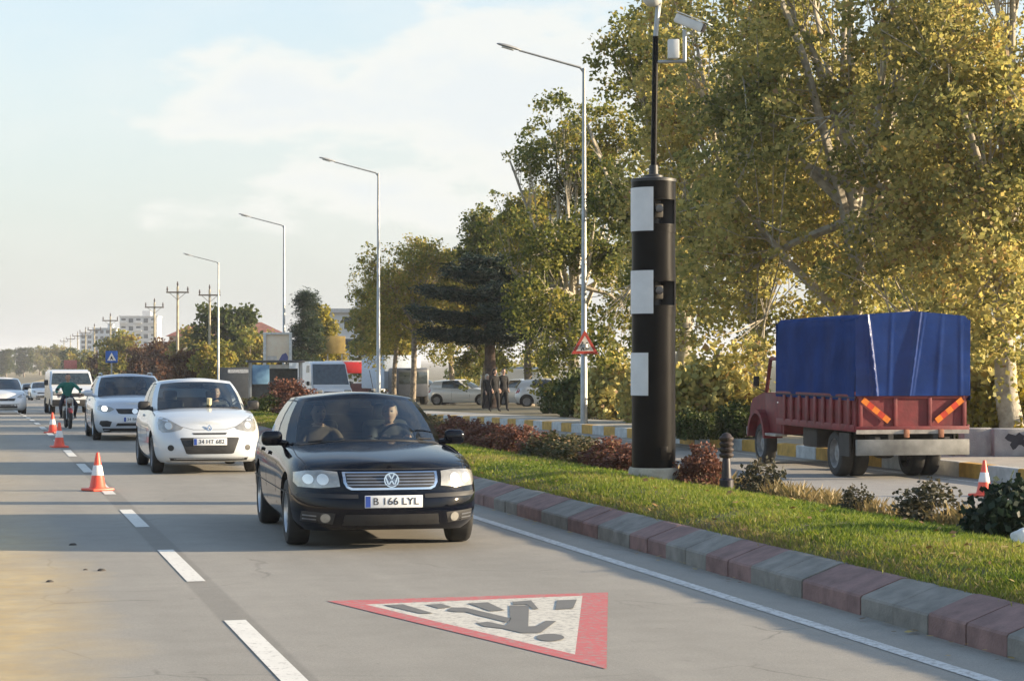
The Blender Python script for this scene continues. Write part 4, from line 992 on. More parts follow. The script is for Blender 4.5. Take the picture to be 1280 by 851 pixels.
# ================================================================ CARS
def paint(name, col, metal=0.0, rough=.25, coat=1.0, spec=.5):
    return mat(name, col, rough, metal, var=.02, vscale=1.5, coat=coat, spec=spec)
M_RUB = mat('rubber_trim', (.018, .018, .019), .6, var=.15)
M_INT = mat('car_interior', (.035, .034, .034), .8, var=.2)
M_HL = mat('headlight_glass', (.34, .33, .30), .18, .4, var=.14, vscale=11, spec=.5, coat=.8)
M_ALLOY = mat('alloy_wheel', (.52, .53, .54), .3, .8, var=.05)
M_PLATE = mat('plate_white', (.70, .71, .72), .4, var=.03); M_PBLUE = mat('plate_blue', (.02, .06, .30), .4); M_INK = mat('plate_ink', (.02, .02, .025), .5)
def car_lower(c, nl=15, res=1.0):
    """closed lower body: outline levels from sill to shoulder, a crowned deck on top; wheel arches and the cabin tub cut out"""
    yf, yr, w = c['yf'], c['yr'], c['w']; n = c.get('n', 2.7)
    nf, ns, nr = int(18 * res), int(34 * res), int(14 * res)
    def zsh(y): return pch([p[0] for p in c['zs']], [p[1] for p in c['zs']], y)
    def crown(y): return pch([p[0] for p in c['crown']], [p[1] for p in c['crown']], y)
    def outline(k):
        f = yf + float(pch([p[0] for p in c['front']], [p[1] for p in c['front']], k)); b = yr - float(pch([p[0] for p in c['rear']], [p[1] for p in c['rear']], k))
        ww = w * float(pch([p[0] for p in c['wk']], [p[1] for p in c['wk']], k)); Lf, Lr = c.get('Lf', .75), c.get('Lr', .6); bow = c.get('bow', 0)
        pts = []
        for i in range(nf + 1):
            t = i / nf * math.pi / 2; pts.append((ww * math.sin(t) ** (2 / n), f + Lf * (1 - math.cos(t) ** (2 / n))))
        for i in range(1, ns + 1): pts.append((ww * (1 + .0 * i), f + Lf + (b - Lr - f - Lf) * i / ns))
        for i in range(1, nr + 1):
            t = (1 - i / nr) * math.pi / 2; pts.append((ww * math.sin(t) ** (2 / n) if i < nr else 0, b - Lr * (1 - math.cos(t) ** (2 / n))))
        tp = c.get('taper', .03)
        return [(x * (1 - tp * max(0, (y - .3) / yr) ** 2 - tp * max(0, (-y - .6) / -yf) ** 2), y) for x, y in pts]
    lv = [i / (nl - 1) for i in range(nl)]; V = []; F = []; N = nf + ns + nr + 1
    loop = [(j, 1) for j in range(N)] + [(j, -1) for j in range(N - 2, 0, -1)]; Lp = len(loop)
    for k in lv:
        o = outline(k)
        for j, s in loop:
            x, y = o[j]; zb = float(pch([p[0] for p in c['zb']], [p[1] for p in c['zb']], y)); V.append((s * x, y, zb + k * (float(zsh(y)) - zb)))
    for i in range(nl - 1):
        for j in range(Lp): F.append((i * Lp + j, i * Lp + (j + 1) % Lp, (i + 1) * Lp + (j + 1) % Lp, (i + 1) * Lp + j))
    m = 12
    for top in (1, 0):
        o = outline(1.0 if top else 0.0); base = len(V)
        for j in range(N):
            x, y = o[j]; zb = float(pch([p[0] for p in c['zb']], [p[1] for p in c['zb']], y))
            for q in range(m + 1):
                s = 1 - 2 * q / m; V.append((x * s, y, (float(zsh(y)) + float(crown(y)) * (1 - abs(s) ** 2.4)) if top else zb))
        for j in range(N - 1):
            for q in range(m):
                a = base + j * (m + 1) + q; F.append((a, a + 1, a + m + 2, a + m + 1) if not top else (a, a + m + 1, a + m + 2, a + 1))
    bm = bmesh.new(); vs = [bm.verts.new(v) for v in V]
    for f in F:
        try: bm.faces.new([vs[i] for i in f])
        except ValueError: pass
    bmesh.ops.remove_doubles(bm, verts=bm.verts, dist=2e-4); bmesh.ops.dissolve_degenerate(bm, edges=bm.edges, dist=1e-5)
    bmesh.ops.recalc_face_normals(bm, faces=bm.faces)
    me = bpy.data.meshes.new('body'); bm.to_mesh(me); bm.free()
    def ztop(x, y):
        o = outline(1.0); ww = max(1e-3, max(p[0] for p in o)); return float(zsh(y)) + float(crown(y)) * (1 - min(1, abs(x) / ww) ** 2.4)
    return me, ztop, zsh
def cut(me, c, mats):
    """carve wheel arches and the cabin tub out of the body"""
    o = bpy.data.objects.new('body', me); COL.objects.link(o)
    for q in mats: me.materials.append(q)
    mb = MB(); mb.cm = 1; r = c['wr'] + .055
    for y in (c['ya_f'], c['ya_r']):
        for s in (-1, 1):
            x0, x1 = s * (c['w'] * .52), s * (c['w'] + .2)
            mb.lathe([(r, min(x0, x1)), (r, max(x0, x1))], 40, M=roty(R(90)), c=(0, y, c['wr'] + .01))
    t = c['tub']; mb.box(((0), (t[0] + t[1]) / 2, (t[2] + 2.0) / 2), (2 * (c['w'] - .13), t[1] - t[0], 2.0 - t[2]))
    k = mb.build('cutter', [mats[0], mats[1]], smooth=0)
    md = o.modifiers.new('b', 'BOOLEAN'); md.object = k; md.operation = 'DIFFERENCE'; md.solver = 'EXACT'; md.material_mode = 'TRANSFER'
    dg = bpy.context.evaluated_depsgraph_get(); dg.update()
    nm = bpy.data.meshes.new_from_object(o.evaluated_get(dg)); bpy.data.objects.remove(o); bpy.data.objects.remove(k)
    nm.polygons.foreach_set('use_smooth', [True] * len(nm.polygons)); nm.set_sharp_from_angle(angle=R(32)); nm.name = 'body'
    return nm
def conform(bvh, poly, axis, off, thick=.015, step=.035, sgn=-1):
    """a patch with the outline poly pressed onto the body: axis 'y' looks along the length (poly in x,z), 'x' from the side (poly in y,z), 'z' from above (x,y)"""
    P = []
    n = len(poly)
    for i in range(n):
        a, b = Vector(poly[i]), Vector(poly[(i + 1) % n]); k = max(1, int((b - a).length / step))
        for j in range(k): P.append(a.lerp(b, j / k))
    edges = [(i, (i + 1) % len(P)) for i in range(len(P))]
    xs = [p.x for p in P]; ys = [p.y for p in P]; inner = []
    for x in np.arange(min(xs) + step * .6, max(xs), step):
        for y in np.arange(min(ys) + step * .6, max(ys), step): inner.append(Vector((x, y)))
    def inside(q):
        c = False; j = len(P) - 1
        for i in range(len(P)):
            if (P[i].y > q.y) != (P[j].y > q.y) and q.x < (P[j].x - P[i].x) * (q.y - P[i].y) / (P[j].y - P[i].y) + P[i].x: c = not c
            j = i
        return c
    inner = [q for q in inner if inside(q) and min((q - p).length for p in P) > step * .45]
    v2, _, f2, _, _, _ = delaunay_2d_cdt(P + inner, edges, [], 1, 1e-5)
    out = []; last = None
    dirs = {'y': Vector((0, -sgn, 0)), 'x': Vector((-sgn, 0, 0)), 'z': Vector((0, 0, -1))}[axis]
    for p in v2:
        o = {'y': Vector((p.x, sgn * 6, p.y)), 'x': Vector((sgn * 6, p.x, p.y)), 'z': Vector((p.x, p.y, 6))}[axis]
        h, nrm, _, _ = bvh.ray_cast(o, dirs)
        out.append(h)
    good = [h for h in out if h is not None]
    if not good: return [], []
    av = sum(good, Vector()) / len(good); axi = 'xyz'.index(axis)
    for i, h in enumerate(out):
        if h is None:
            p = v2[i]; b = min((q for q in range(len(out)) if out[q] is not None), key=lambda q: (v2[q] - p).length)
            hh = out[b].copy(); o = {'y': (p.x, hh.y, p.y), 'x': (hh.x, p.x, p.y), 'z': (p.x, p.y, hh.z)}[axis]; out[i] = Vector(o)
    V = [h - dirs * off for h in out]; F = [tuple(f) for f in f2]; nb = len(V)
    # outer rim goes back into the body so that the patch has thickness
    m = len(P); 
    V += [V[i] + dirs * (thick + off) for i in range(m)]
    F += [(i, (i + 1) % m, nb + (i + 1) % m, nb + i) for i in range(m)]
    return V, F
def patch(bvh, name, poly, m, parent, axis='y', off=.006, thick=.015, step=.035, sgn=-1, mirror=False, smooth=40):
    r = []
    for s in ((1, -1) if mirror else (1,)):
        if axis == 'x': V, F = conform(bvh, poly, axis, off, thick, step, sgn * s)
        else: V, F = conform(bvh, [(p[0] * s, p[1]) for p in poly], axis, off, thick, step, sgn)
        if V:
            mb = MB(); mb.add(V, F); r.append(mb.build(name, m, parent, smooth=smooth, merge=False))
    return r
def line_poly(pts, w):
    pts = [Vector(p) for p in pts]; L_, R_ = [], []
    for i, p in enumerate(pts):
        t = (pts[min(i + 1, len(pts) - 1)] - pts[max(i - 1, 0)]).normalized(); nrm = Vector((-t.y, t.x)); L_.append(p + nrm * w / 2); R_.append(p - nrm * w / 2)
    return [tuple(q) for q in L_ + R_[::-1]]
def rbox(cx, cz, w, h, r=.02, n=4):
    out = []
    for sx, sz, a0 in ((1, 1, 0), (-1, 1, 90), (-1, -1, 180), (1, -1, 270)):
        for i in range(n + 1):
            a = R(a0 + 90 * i / n); out.append((cx + sx * (w / 2 - r) + r * math.cos(a), cz + sz * (h / 2 - r) + r * math.sin(a)))
    return out
def circ(cx, cz, r, n=20): return [(cx + r * math.cos(a), cz + r * math.sin(a)) for a in np.linspace(0, 2 * math.pi, n + 1)[:-1]]
def greenhouse(c, ztop, t, mp, gm, full=True):
    """pillars and roof in body paint, panes of glass between them; nodes run from the middle of the windscreen to the middle of the rear screen"""
    nd = c['nodes']; rows = 9; paintmb = MB(); ns = {'ws': 9, 'rw': 7}
    half = []                                             # (P, Q, label of the segment that starts here)
    for i, (P, Q, lab) in enumerate(nd[:-1]):
        P2, Q2, _ = nd[i + 1]; k = ns.get(lab, 5 if lab.startswith('g') else 2)
        for j in range(k):
            f = j / k
            if lab in ('ws', 'rw'):
                g = f if lab == 'ws' else f; pf = f * f if lab == 'ws' else 1 - (1 - f) ** 2
                p = (P[0] + (P2[0] - P[0]) * f, P[1] + (P2[1] - P[1]) * pf); q = (Q[0] + (Q2[0] - Q[0]) * f, Q[1] + (Q2[1] - Q[1]) * pf, Q[2] + (Q2[2] - Q[2]) * pf)
            else:
                p = (P[0] + (P2[0] - P[0]) * f, P[1] + (P2[1] - P[1]) * f); q = tuple(Q[a] + (Q2[a] - Q[a]) * f for a in range(3))
            half.append((p, q, lab, i))
    half.append((nd[-1][0], nd[-1][1], None, len(nd)))
    def pos(h, v):
        p, q = h[0], h[1]; a = Vector((p[0], p[1], ztop(p[0], p[1]) - .012)); b = Vector(q); r = a.lerp(b, v)
        bul = c.get('bulge', .028) * 4 * v * (1 - v); ax = a.x / (abs(nd[1][0][0]) + .01); d = Vector((ax, 0, .35)); return r + d * bul * (1 if abs(a.x) > .3 else abs(a.x) / .3) + Vector((0, 0, bul * .25))
    parts = {}
    for s in (1, -1):
        for i in range(len(half) - 1):
            lab = half[i][2]
            for r in range(rows):
                v0, v1 = r / rows, (r + 1) / rows
                vv = [0, .05, .2, .4, .6, .8, .9, .935, .965, 1.0]; v0, v1 = vv[r], vv[r + 1]
                A, B, C_, D_ = pos(half[i], v0), pos(half[i + 1], v0), pos(half[i + 1], v1), pos(half[i], v1)
                pts = [Vector((s * q.x, q.y, q.z)) for q in (A, B, C_, D_)]
                if lab in ('ws', 'rw'):
                    key = lab if v0 < .9 else 'paint'
                    if v0 < .04: key = 'rub'
                elif lab.startswith('g'):
                    key = lab + ('r' if s > 0 else 'l') if v0 < .88 else 'paint'
                    if v0 < .04 or .88 < v0 < .92: key = 'rub'
                elif lab == 'B': key = 'rub'
                else: key = 'paint'
                parts.setdefault(key, MB()).face(pts)
    rf = parts['paint']; Q = [h[1] for h in half]; m = 10      # roof skin, crowned
    rc = c.get('roof_crown', .035)
    y0, y1 = Q[0][1], Q[-1][1]
    for i in range(len(Q) - 1):
        for k in range(m):
            def rp(q, u): 
                e = max(0, min(1, (q[1] - y0) / (y1 - y0))); bx = 4 * e * (1 - e); return Vector((q[0] * u, q[1], q[2] + rc * (1 - u * u) * min(1, .45 + bx) * min(1, q[0] / .35)))
            u0, u1 = 1 - 2 * k / m, 1 - 2 * (k + 1) / m
            rf.face([rp(Q[i], u0), rp(Q[i + 1], u0), rp(Q[i + 1], u1), rp(Q[i], u1)])
    out = {}
    for k, mbx in parts.items():
        nm, mm = {'paint': ('roof', mp), 'rub': ('window_trim', M_RUB), 'ws': ('windscreen', gm), 'rw': ('rear_window', gm)}.get(k, ('side_window', gm))
        out[k] = mbx.build(nm, mm, t, smooth=38)
    return out
def make_car(c, name='car'):
    res = c.get('res', 1.0); me, ztop, zsh = car_lower(c, 15 if res >= 1 else 10, res)
    mp = c['paint']; t = empty(name, (0, 0, 0))
    nm = cut(me, c, [mp, c.get('arch', M_RUB)]); body = link_mesh('body', nm, t)
    bm = bmesh.new(); bm.from_mesh(me); bvh = BVHTree.FromBMesh(bm); bm.free()
    greenhouse(c, ztop, t, c.get('paint', mp), c.get('glass') or glass('car_glass', (.62, .68, .66)))
    sp = c.get('spokes', 5); m_r = c.get('rim', M_ALLOY)
    for y in (c['ya_f'], c['ya_r']):
        for s in (-1, 1): wheel_set(t, s * (c['w'] - c.get('tw', .20) / 2 - .015), y, c['wr'], c.get('tw', .20), m_r, sp, s, n=36 if res >= 1 else 20)
    # interior: dashboard, seats, wheel
    tb = c['tub']; zb = ztop(0, tb[0] + .02)
    if c.get('interior', True):
        mb = MB(); mb.box((0, tb[0] + .18, zb - .13), (2 * (c['w'] - .16), .34, .22), bev=.06); mb.build('dashboard', M_INT, t)
        for sx in (-.36, .36):
            mb = MB(); y = c['seat_y']; mb.box((sx, y, .52), (.48, .5, .16), bev=.05); mb.box((sx, y + .33, .82), (.46, .14, .60), M=rotx(R(-14)), bev=.06); mb.box((sx, y + .43, 1.19), (.24, .09, .17), M=rotx(R(-10)), bev=.035); mb.build('seat', M_INT, t)
        mb = MB(); mb.box((0, c['seat_y'] + 1.05, .55), (1.2, .5, .2), bev=.05); mb.box((0, c['seat_y'] + 1.36, .85), (1.2, .16, .6), M=rotx(R(-16)), bev=.05); mb.build('rear_seat', M_INT, t)
        mb = MB(); Mw = rotx(R(-62)); cw = Vector((.36, c['seat_y'] - .42, zb - .02)); mb.tube([cw + Mw @ Vector((.18 * math.cos(a), .18 * math.sin(a), 0)) for a in np.linspace(0, 2 * math.pi, 25)], .014, 8); mb.box(cw, (.32, .03, .03), M=Mw); mb.box(cw, (.12, .10, .04), M=Mw, bev=.015); mb.build('steering_wheel', M_RUB, t)
        mb = MB(); mb.box((0, c['mirror_y'], c['mirror_z']), (.22, .03, .06), bev=.012); mb.build('rear_view_mirror', M_RUB, t)
    # wing mirrors
    mm = c.get('mirror_mat', mp)
    for s in (-1, 1):
        y, z, x = c['wing']; mb = MB()
        mb.box((s * (x + .12), y, z + .02), (.20, .10, .145), bev=.045); mb.tube([(s * (x - .02), y + .02, z - .03), (s * (x + .06), y, z - .02)], .03, 8); w = mb.build('wing_mirror', mm, t, smooth=50)
        mb = MB(); mb.box((s * (x + .12), y + .051, z + .02), (.16, .006, .105)); mb.build('mirror_glass', M_CHROME, w)
    for n_, poly, mt, kw in c.get('patches', []):
        patch(bvh, n_, poly, mt, t, **kw)
    # door seams and handles
    if c.get('doors', True):
        zl = c['zb'][1][1] + .06
        for pts in c.get('seams', []): patch(bvh, 'door_seam', line_poly(pts, .012), M_RUB, t, axis='x', off=.0015, thick=.004, step=.12, mirror=True)
        for y, z in c.get('handles', []): patch(bvh, 'door_handle', rbox(y, z, .20, .035, .012), mp, t, axis='x', off=.022, thick=.01, step=.06, mirror=True)
    return t, bvh, ztop
def car_plate(t, bvh, x, z, w, h, txt, tilt=0, blue=True, txt_w=None):
    h0, _, _, _ = bvh.ray_cast(Vector((x, -6, z)), Vector((0, 1, 0))); y = h0.y - .018
    mb = MB(); mb.box((x, y, z), (w, .012, h), bev=.004); p = mb.build('number_plate', M_PLATE, t)
    if blue: mb = MB(); mb.box((x - w / 2 + .028, y - .0068, z), (.045, .003, h - .014)); mb.build('plate_band', M_PBLUE, p, smooth=0)
    M = Matrix.Translation((x + (.022 if blue else 0), y - .008, z)) @ Matrix.Rotation(R(90), 4, 'X')
    text_mesh('lettering', txt, h * .82, M_INK, p, M, .001, txt_w or w * .78)
    return p

# ---- the black saloon in front
P_BLACK = paint('black_car_paint', (.003, .004, .008), rough=.07, coat=0.0, spec=.30)
saloon = dict(paint=P_BLACK, w=.873, yf=-2.28, yr=2.42, ya_f=-1.35, ya_r=1.35, wr=.312, n=2.75, Lf=.80, Lr=.62, taper=.035,
    zs=[(-2.3, .675), (-2.15, .715), (-1.8, .775), (-1.2, .845), (-.75, .885), (0, .90), (1.3, .93), (2.0, .94), (2.42, .90)],
    crown=[(-2.3, .06), (-2.0, .075), (-1.2, .085), (-.6, .06), (.5, .0), (1.5, .03), (2.0, .06), (2.42, .02)],
    zb=[(-2.3, .20), (-1.9, .175), (0, .17), (2.0, .20), (2.42, .26)],
    front=[(0, .10), (.12, .03), (.35, .0), (.55, .012), (.62, .05), (.80, .07), (.93, .11), (1, .19)], rear=[(0, .14), (.3, .0), (.55, .02), (.9, .05), (1, .10)],
    wk=[(0, .90), (.12, .965), (.35, .995), (.6, 1.0), (.8, .985), (.93, .955), (1, .915)], tub=(-.72, 1.35, .34),
    nodes=[((0, -.95), (0, -.16, 1.385), 'ws'), ((.685, -.60), (.505, .05, 1.352), 'A'), ((.765, -.42), (.565, .16, 1.345), 'g1'), ((.785, .20), (.575, .34, 1.352), 'B'), ((.785, .31), (.575, .42, 1.352), 'g2'), ((.765, 1.12), (.56, 1.02, 1.335), 'C'), ((.70, 1.62), (.50, 1.24, 1.315), 'rw'), ((0, 1.80), (0, 1.36, 1.345), None)],
    roof_crown=.055, seat_y=.22, mirror_y=-.14, mirror_z=1.29, wing=(-.42, .945, .775), mirror_mat=P_BLACK, glass=glass('saloon_glass', (.66, .74, .73)), spokes=9, tw=.205,
    seams=[[(-.50, .22), (-.52, .86)], [(.42, .20), (.44, .88)], [(1.05, .66), (1.22, .90)], [(-2.0, .50), (1.9, .505)]], handles=[(.30, .80), (1.02, .81)])
sal, bv, zt_ = make_car(saloon, 'saloon_car')
tag(sal, 'black saloon car driving towards the viewer in front of the painted triangle', 'car')
def grp(mirror=False, **k): return dict(mirror=mirror, **k)
# headlights
M_REF = mat('lamp_reflector', (.78, .76, .70), .3, .6, var=.03)
hl = [(.455, .585), (.47, .715), (.60, .73), (.74, .722), (.825, .70), (.832, .615), (.80, .575), (.62, .57)]
for s in (1, -1):
    q = [(x * s, z) for x, z in hl]
    V, F = conform(bv, q, 'y', .011, .03, .03); mb = MB(); mb.add(V, F); h = mb.build('headlight', M_HL, sal, merge=False)
    for cx, r_, mt in ((.60, .050, M_REF), (.72, .044, M_REF)):
        V, F = conform(bv, circ(cx * s, .648, r_), 'y', .015, .01, .03); mb = MB(); mb.add(V, F); mb.build('reflector', mt, h, merge=False)
# grille: chrome frame, dark mouth, four bars, emblem
go = [(-.43, .715), (.43, .715), (.425, .62), (.40, .575), (.36, .555), (-.36, .555), (-.40, .575), (-.425, .62)]
V, F = conform(bv, go, 'y', .010, .02, .04); mb = MB(); mb.add(V, F); gr = mb.build('grille', M_CHROME, sal, merge=False)
gi = [(-.405, .705), (.405, .705), (.40, .625), (.378, .588), (.348, .575), (-.348, .575), (-.378, .588), (-.40, .625)]
V, F = conform(bv, gi, 'y', .014, .01, .04); mb = MB(); mb.add(V, F); mb.build('grille_mouth', M_RUB, gr, merge=False)
for z in (.600, .628, .656, .684):
    V, F = conform(bv, [(-.395, z - .0055), (.395, z - .0055), (.395, z + .0055), (-.395, z + .0055)], 'y', .019, .01, .05); mb = MB(); mb.add(V, F); mb.build('grille_bar', mat('grille_metal', (.30, .31, .33), .3, .8), gr, merge=False)
h0 = bv.ray_cast(Vector((0, -6, .64)), Vector((0, 1, 0)))[0]
Me = Matrix.Translation((0, h0.y - .022, .642)) @ Matrix.Rotation(R(82), 4, 'X')
mb = MB()
mb.lathe([(.0, -.004), (.066, -.004), (.066, .0), (0, .0)], 32, M=Me.to_3x3(), c=Me.translation); em = mb.build('emblem', mat('emblem_blue', (.05, .09, .22), .25), gr)
mb = MB(); mb.lathe([(.058, 0), (.068, 0), (.068, .008), (.058, .008), (.058, 0)], 32, M=Me.to_3x3(), c=Me.translation)
def bar2(a, b, w=.011): 
    pl = line_poly([a, b], w); mb.prism(pl, .0, .007, M=Me.to_3x3(), c=Me.translation)
for a, b in (((-.024, .054), (0, .008)), ((.024, .054), (0, .008)), ((-.053, .026), (-.026, -.046)), ((-.026, -.046), (0, -.004)), ((0, -.004), (.026, -.046)), ((.026, -.046), (.053, .026))): bar2(a, b)
mb.build('emblem_letters', M_CHROME, em, smooth=20)
car_plate(sal, bv, .01, .452, .52, .112, 'B 166 LYL', txt_w=.41)
# bumper details
for nm_, poly, mt, kw in (
    ('lower_intake', [(-.42, .335), (.42, .335), (.44, .235), (-.44, .235)], M_RUB, dict(off=.003)),
    ('side_vent', [(.50, .345), (.78, .36), (.785, .265), (.52, .245)], M_RUB, dict(off=.003, mirror=True)),
    ('fog_light', circ(.585, .30, .042), M_HL, dict(off=.010, mirror=True, step=.02)),
    ('bumper_strip', [(.30, .515), (.80, .525), (.83, .50), (.80, .485), (.30, .48)], M_RUB, dict(off=.004, mirror=True)),
    ('vent_bar', [(.66, .322), (.77, .328), (.77, .316), (.66, .310)], mat('grille_metal', (.30, .31, .33), .3, .8), dict(off=.008, mirror=True)),
    ('vent_bar', [(.66, .290), (.77, .294), (.77, .282), (.66, .278)], mat('grille_metal', (.30, .31, .33), .3, .8), dict(off=.008, mirror=True)),
    ('bonnet_seam', line_poly([(-.86, .742), (-.45, .735), (.45, .735), (.86, .742)], .008), M_RUB, dict(off=.0012, thick=.004))):
    patch(bv, nm_, poly, mt, sal, **kw)
for s in (-1, 1): patch(bv, 'bonnet_seam', line_poly([(s * .70, -2.0), (s * .76, -1.4), (s * .74, -.66)], .008), M_RUB, sal, axis='z', off=.0012, thick=.004)
patch(bv, 'wiper_cowl', [(-.66, -.80), (.66, -.80), (.66, -.66), (.4, -.80), (0, -.90), (-.4, -.80), (-.66, -.66)][:2] + [(.68, -.70), (.35, -.86), (0, -.93), (-.35, -.86), (-.68, -.70)], M_RUB, sal, axis='z', off=.004)
for x0, x1 in ((-.58, .02), (.05, .62)):
    mb = MB(); mb.tube([(x0, -.80 + abs(x0) * .12, zt_(x0, -.8) + .02), (x1, -.86 + abs(x1) * .3, zt_(x1, -.8) + .04)], .009, 6); mb.build('wiper', M_RUB, sal)
mb = MB(); mb.tube([(.30, .95, 1.36), (.30, 1.33, 1.62)], .004, 6); mb.build('aerial', M_RUB, sal)
sal.location = (3.86, 21.15, 0); sal.rotation_euler = (0, 0, R(-2.2)); sal.scale = (1.055, 1.0, 1.035)

# ---- the white hatchback
P_WHITE = paint('white_car_paint', (.50, .53, .56), rough=.3)
hatch = dict(paint=P_WHITE, w=.853, yf=-2.10, yr=1.93, ya_f=-1.29, ya_r=1.285, wr=.305, n=2.9, Lf=.72, Lr=.5, taper=.04,
    zs=[(-2.1, .70), (-1.95, .76), (-1.6, .86), (-1.2, .93), (-.85, .965), (0, .97), (1.2, 1.0), (1.93, 1.0)],
    crown=[(-2.1, .04), (-1.8, .06), (-1.2, .075), (-.7, .05), (.5, 0), (1.93, .0)], zb=[(-2.1, .22), (-1.8, .185), (0, .17), (1.6, .2), (1.93, .28)],
    front=[(0, .12), (.10, .03), (.35, .0), (.55, .01), (.72, .04), (.88, .10), (1, .20)], rear=[(0, .14), (.3, .0), (.6, .02), (1, .12)],
    wk=[(0, .90), (.12, .965), (.4, 1.0), (.65, 1.0), (.85, .97), (1, .915)], tub=(-.80, 1.35, .34),
    nodes=[((0, -1.10), (0, -.20, 1.475), 'ws'), ((.685, -.72), (.545, .02, 1.435), 'A'), ((.755, -.52), (.60, .14, 1.425), 'g1'), ((.775, .18), (.61, .30, 1.43), 'B'), ((.775, .28), (.61, .38, 1.43), 'g2'), ((.76, 1.02), (.60, .98, 1.40), 'C'), ((.69, 1.78), (.55, 1.52, 1.355), 'rw'), ((0, 1.90), (0, 1.62, 1.37), None)],
    roof_crown=.05, seat_y=.12, mirror_y=-.16, mirror_z=1.37, wing=(-.55, 1.03, .765), mirror_mat=M_RUB, glass=glass('hatch_glass', (.60, .68, .69), 1.0), spokes=0, rim=mat('wheel_cover', (.25, .25, .26), .5, .2), tw=.185,
    seams=[[(-.62, .24), (-.66, .93)], [(.40, .22), (.42, .95)]], handles=[(.26, .88)])
hat, bvh_, zt2 = make_car(hatch, 'hatchback_car')
tag(hat, 'white hatchback car following just behind the black saloon', 'car')
for nm_, poly, mt, kw in (
    ('headlight', [(.40, .735), (.44, .70), (.60, .665), (.72, .66), (.765, .70), (.77, .80), (.745, .885), (.70, .90), (.60, .85), (.48, .78)], M_HL, dict(off=.006, mirror=True)),
    ('upper_grille', [(-.27, .652), (-.25, .625), (.25, .625), (.27, .652)], M_RUB, dict(off=.004)),
    ('lower_intake', [(-.46, .565), (-.44, .578), (.44, .578), (.46, .565), (.37, .335), (.34, .325), (-.34, .325), (-.37, .335)], M_RUB, dict(off=.004)),
    ('fog_light', circ(.60, .42, .047), M_RUB, dict(off=.004, mirror=True, step=.02)),
    ('chin_strip', [(-.62, .262), (.62, .262), (.60, .215), (-.60, .215)], M_RUB, dict(off=.003)),
    ('bonnet_seam', line_poly([(-.42, .745), (-.25, .70), (.25, .70), (.42, .745)], .007), mat('seam_grey', (.12, .12, .12), .7), dict(off=.0012, thick=.004))):
    patch(bvh_, nm_, poly, mt, hat, **kw)
for s in (1, -1):
    V, F = conform(bvh_, circ(.62 * s, .76, .055), 'y', .012, .01, .03); mb = MB(); mb.add(V, F); mb.build('reflector', M_REF, hat, merge=False)
h0 = bvh_.ray_cast(Vector((0, -6, .715)), Vector((0, 1, 0)))[0]
mb = MB(); Me = Matrix.Translation((0, h0.y - .006, .715)) @ Matrix.Rotation(R(70), 4, 'X')
for a, b in (((0, .055), (.036, 0)), ((.036, 0), (0, -.055)), ((0, -.055), (-.036, 0)), ((-.036, 0), (0, .055))): mb.prism(line_poly([a, b], .016), 0, .01, M=Me.to_3x3(), c=Me.translation)
mb.build('emblem', M_CHROME, hat, smooth=20)
car_plate(hat, bvh_, 0, .515, .52, .112, '34 HT 682', txt_w=.40)
for x0, x1 in ((-.55, .10), (.0, .60)):
    mb = MB(); mb.tube([(x0, -.92 + abs(x0) * .2, zt2(x0, -.9) + .015), (x1, -1.02 + abs(x1) * .3, zt2(x1, -1.0) + .03)], .009, 6); mb.build('wiper', M_RUB, hat)
mb = MB(); mb.tube([(.12, -.95, 1.06), (.12, -.97, 1.17)], .04, 8); mb.build('dash_ornament', mat('ornament_cream', (.6, .5, .28), .5), hat)
hat.location = (3.50, 34.2, 0); hat.rotation_euler = (0, 0, R(.6))

# ---- the silver white crossover behind it
P_SILV = paint('silver_white_paint', (.50, .53, .58), .2, .3)
suv = dict(hatch); suv.update(paint=P_SILV, w=.89, yf=-2.15, yr=2.1, ya_f=-1.32, ya_r=1.31, wr=.325, n=2.9, Lf=.75, nodes=[((0, -1.02), (0, -.18, 1.46), 'ws'), ((.715, -.66), (.58, .02, 1.425), 'A'), ((.785, -.48), (.63, .14, 1.415), 'g1'), ((.805, .22), (.64, .34, 1.42), 'B'), ((.805, .32), (.64, .42, 1.42), 'g2'), ((.79, 1.12), (.63, 1.02, 1.40), 'C'), ((.72, 1.85), (.57, 1.56, 1.35), 'rw'), ((0, 1.98), (0, 1.66, 1.365), None)],
    zs=[(-2.15, .74), (-2.0, .80), (-1.6, .87), (-1.2, .92), (-.85, .945), (0, .96), (1.2, 1.0), (2.1, .99)], front=[(0, .10), (.10, .03), (.35, .0), (.6, .01), (.8, .04), (.92, .09), (1, .18)], wing=(-.50, 1.02, .80), mirror_mat=P_SILV, glass=glass('suv_glass', (.40, .47, .48)), spokes=5, rim=M_ALLOY)
su, bvs, zt3 = make_car(suv, 'crossover_car')
tag(su, 'pale silver car with roof rails driving behind the white hatchback', 'car')
M_LIT = mat('lit_headlamp', (.8, .8, .8), .2, emit=(1, .97, .9, 1.6))
for nm_, poly, mt, kw in (
    ('headlight', [(.44, .70), (.50, .745), (.74, .80), (.80, .775), (.80, .69), (.70, .645), (.56, .645)], M_HL, dict(off=.006, mirror=True)),
    ('headlight_lamp', circ(.655, .72, .058), M_LIT, dict(off=.012, mirror=True, step=.02)),
    ('upper_grille', [(-.42, .715), (.42, .715), (.36, .615), (.30, .60), (-.30, .60), (-.36, .615)], M_RUB, dict(off=.004)),
    ('fog_recess', [(.50, .43), (.60, .455), (.74, .45), (.765, .38), (.70, .32), (.54, .32)], M_RUB, dict(off=.004, mirror=True)),
    ('lower_intake', [(-.38, .40), (.38, .40), (.42, .335), (-.42, .335)], M_RUB, dict(off=.004)),
    ('chin_strip', [(-.70, .285), (.70, .285), (.66, .20), (-.66, .20)], M_RUB, dict(off=.003))):
    patch(bvs, nm_, poly, mt, su, **kw)
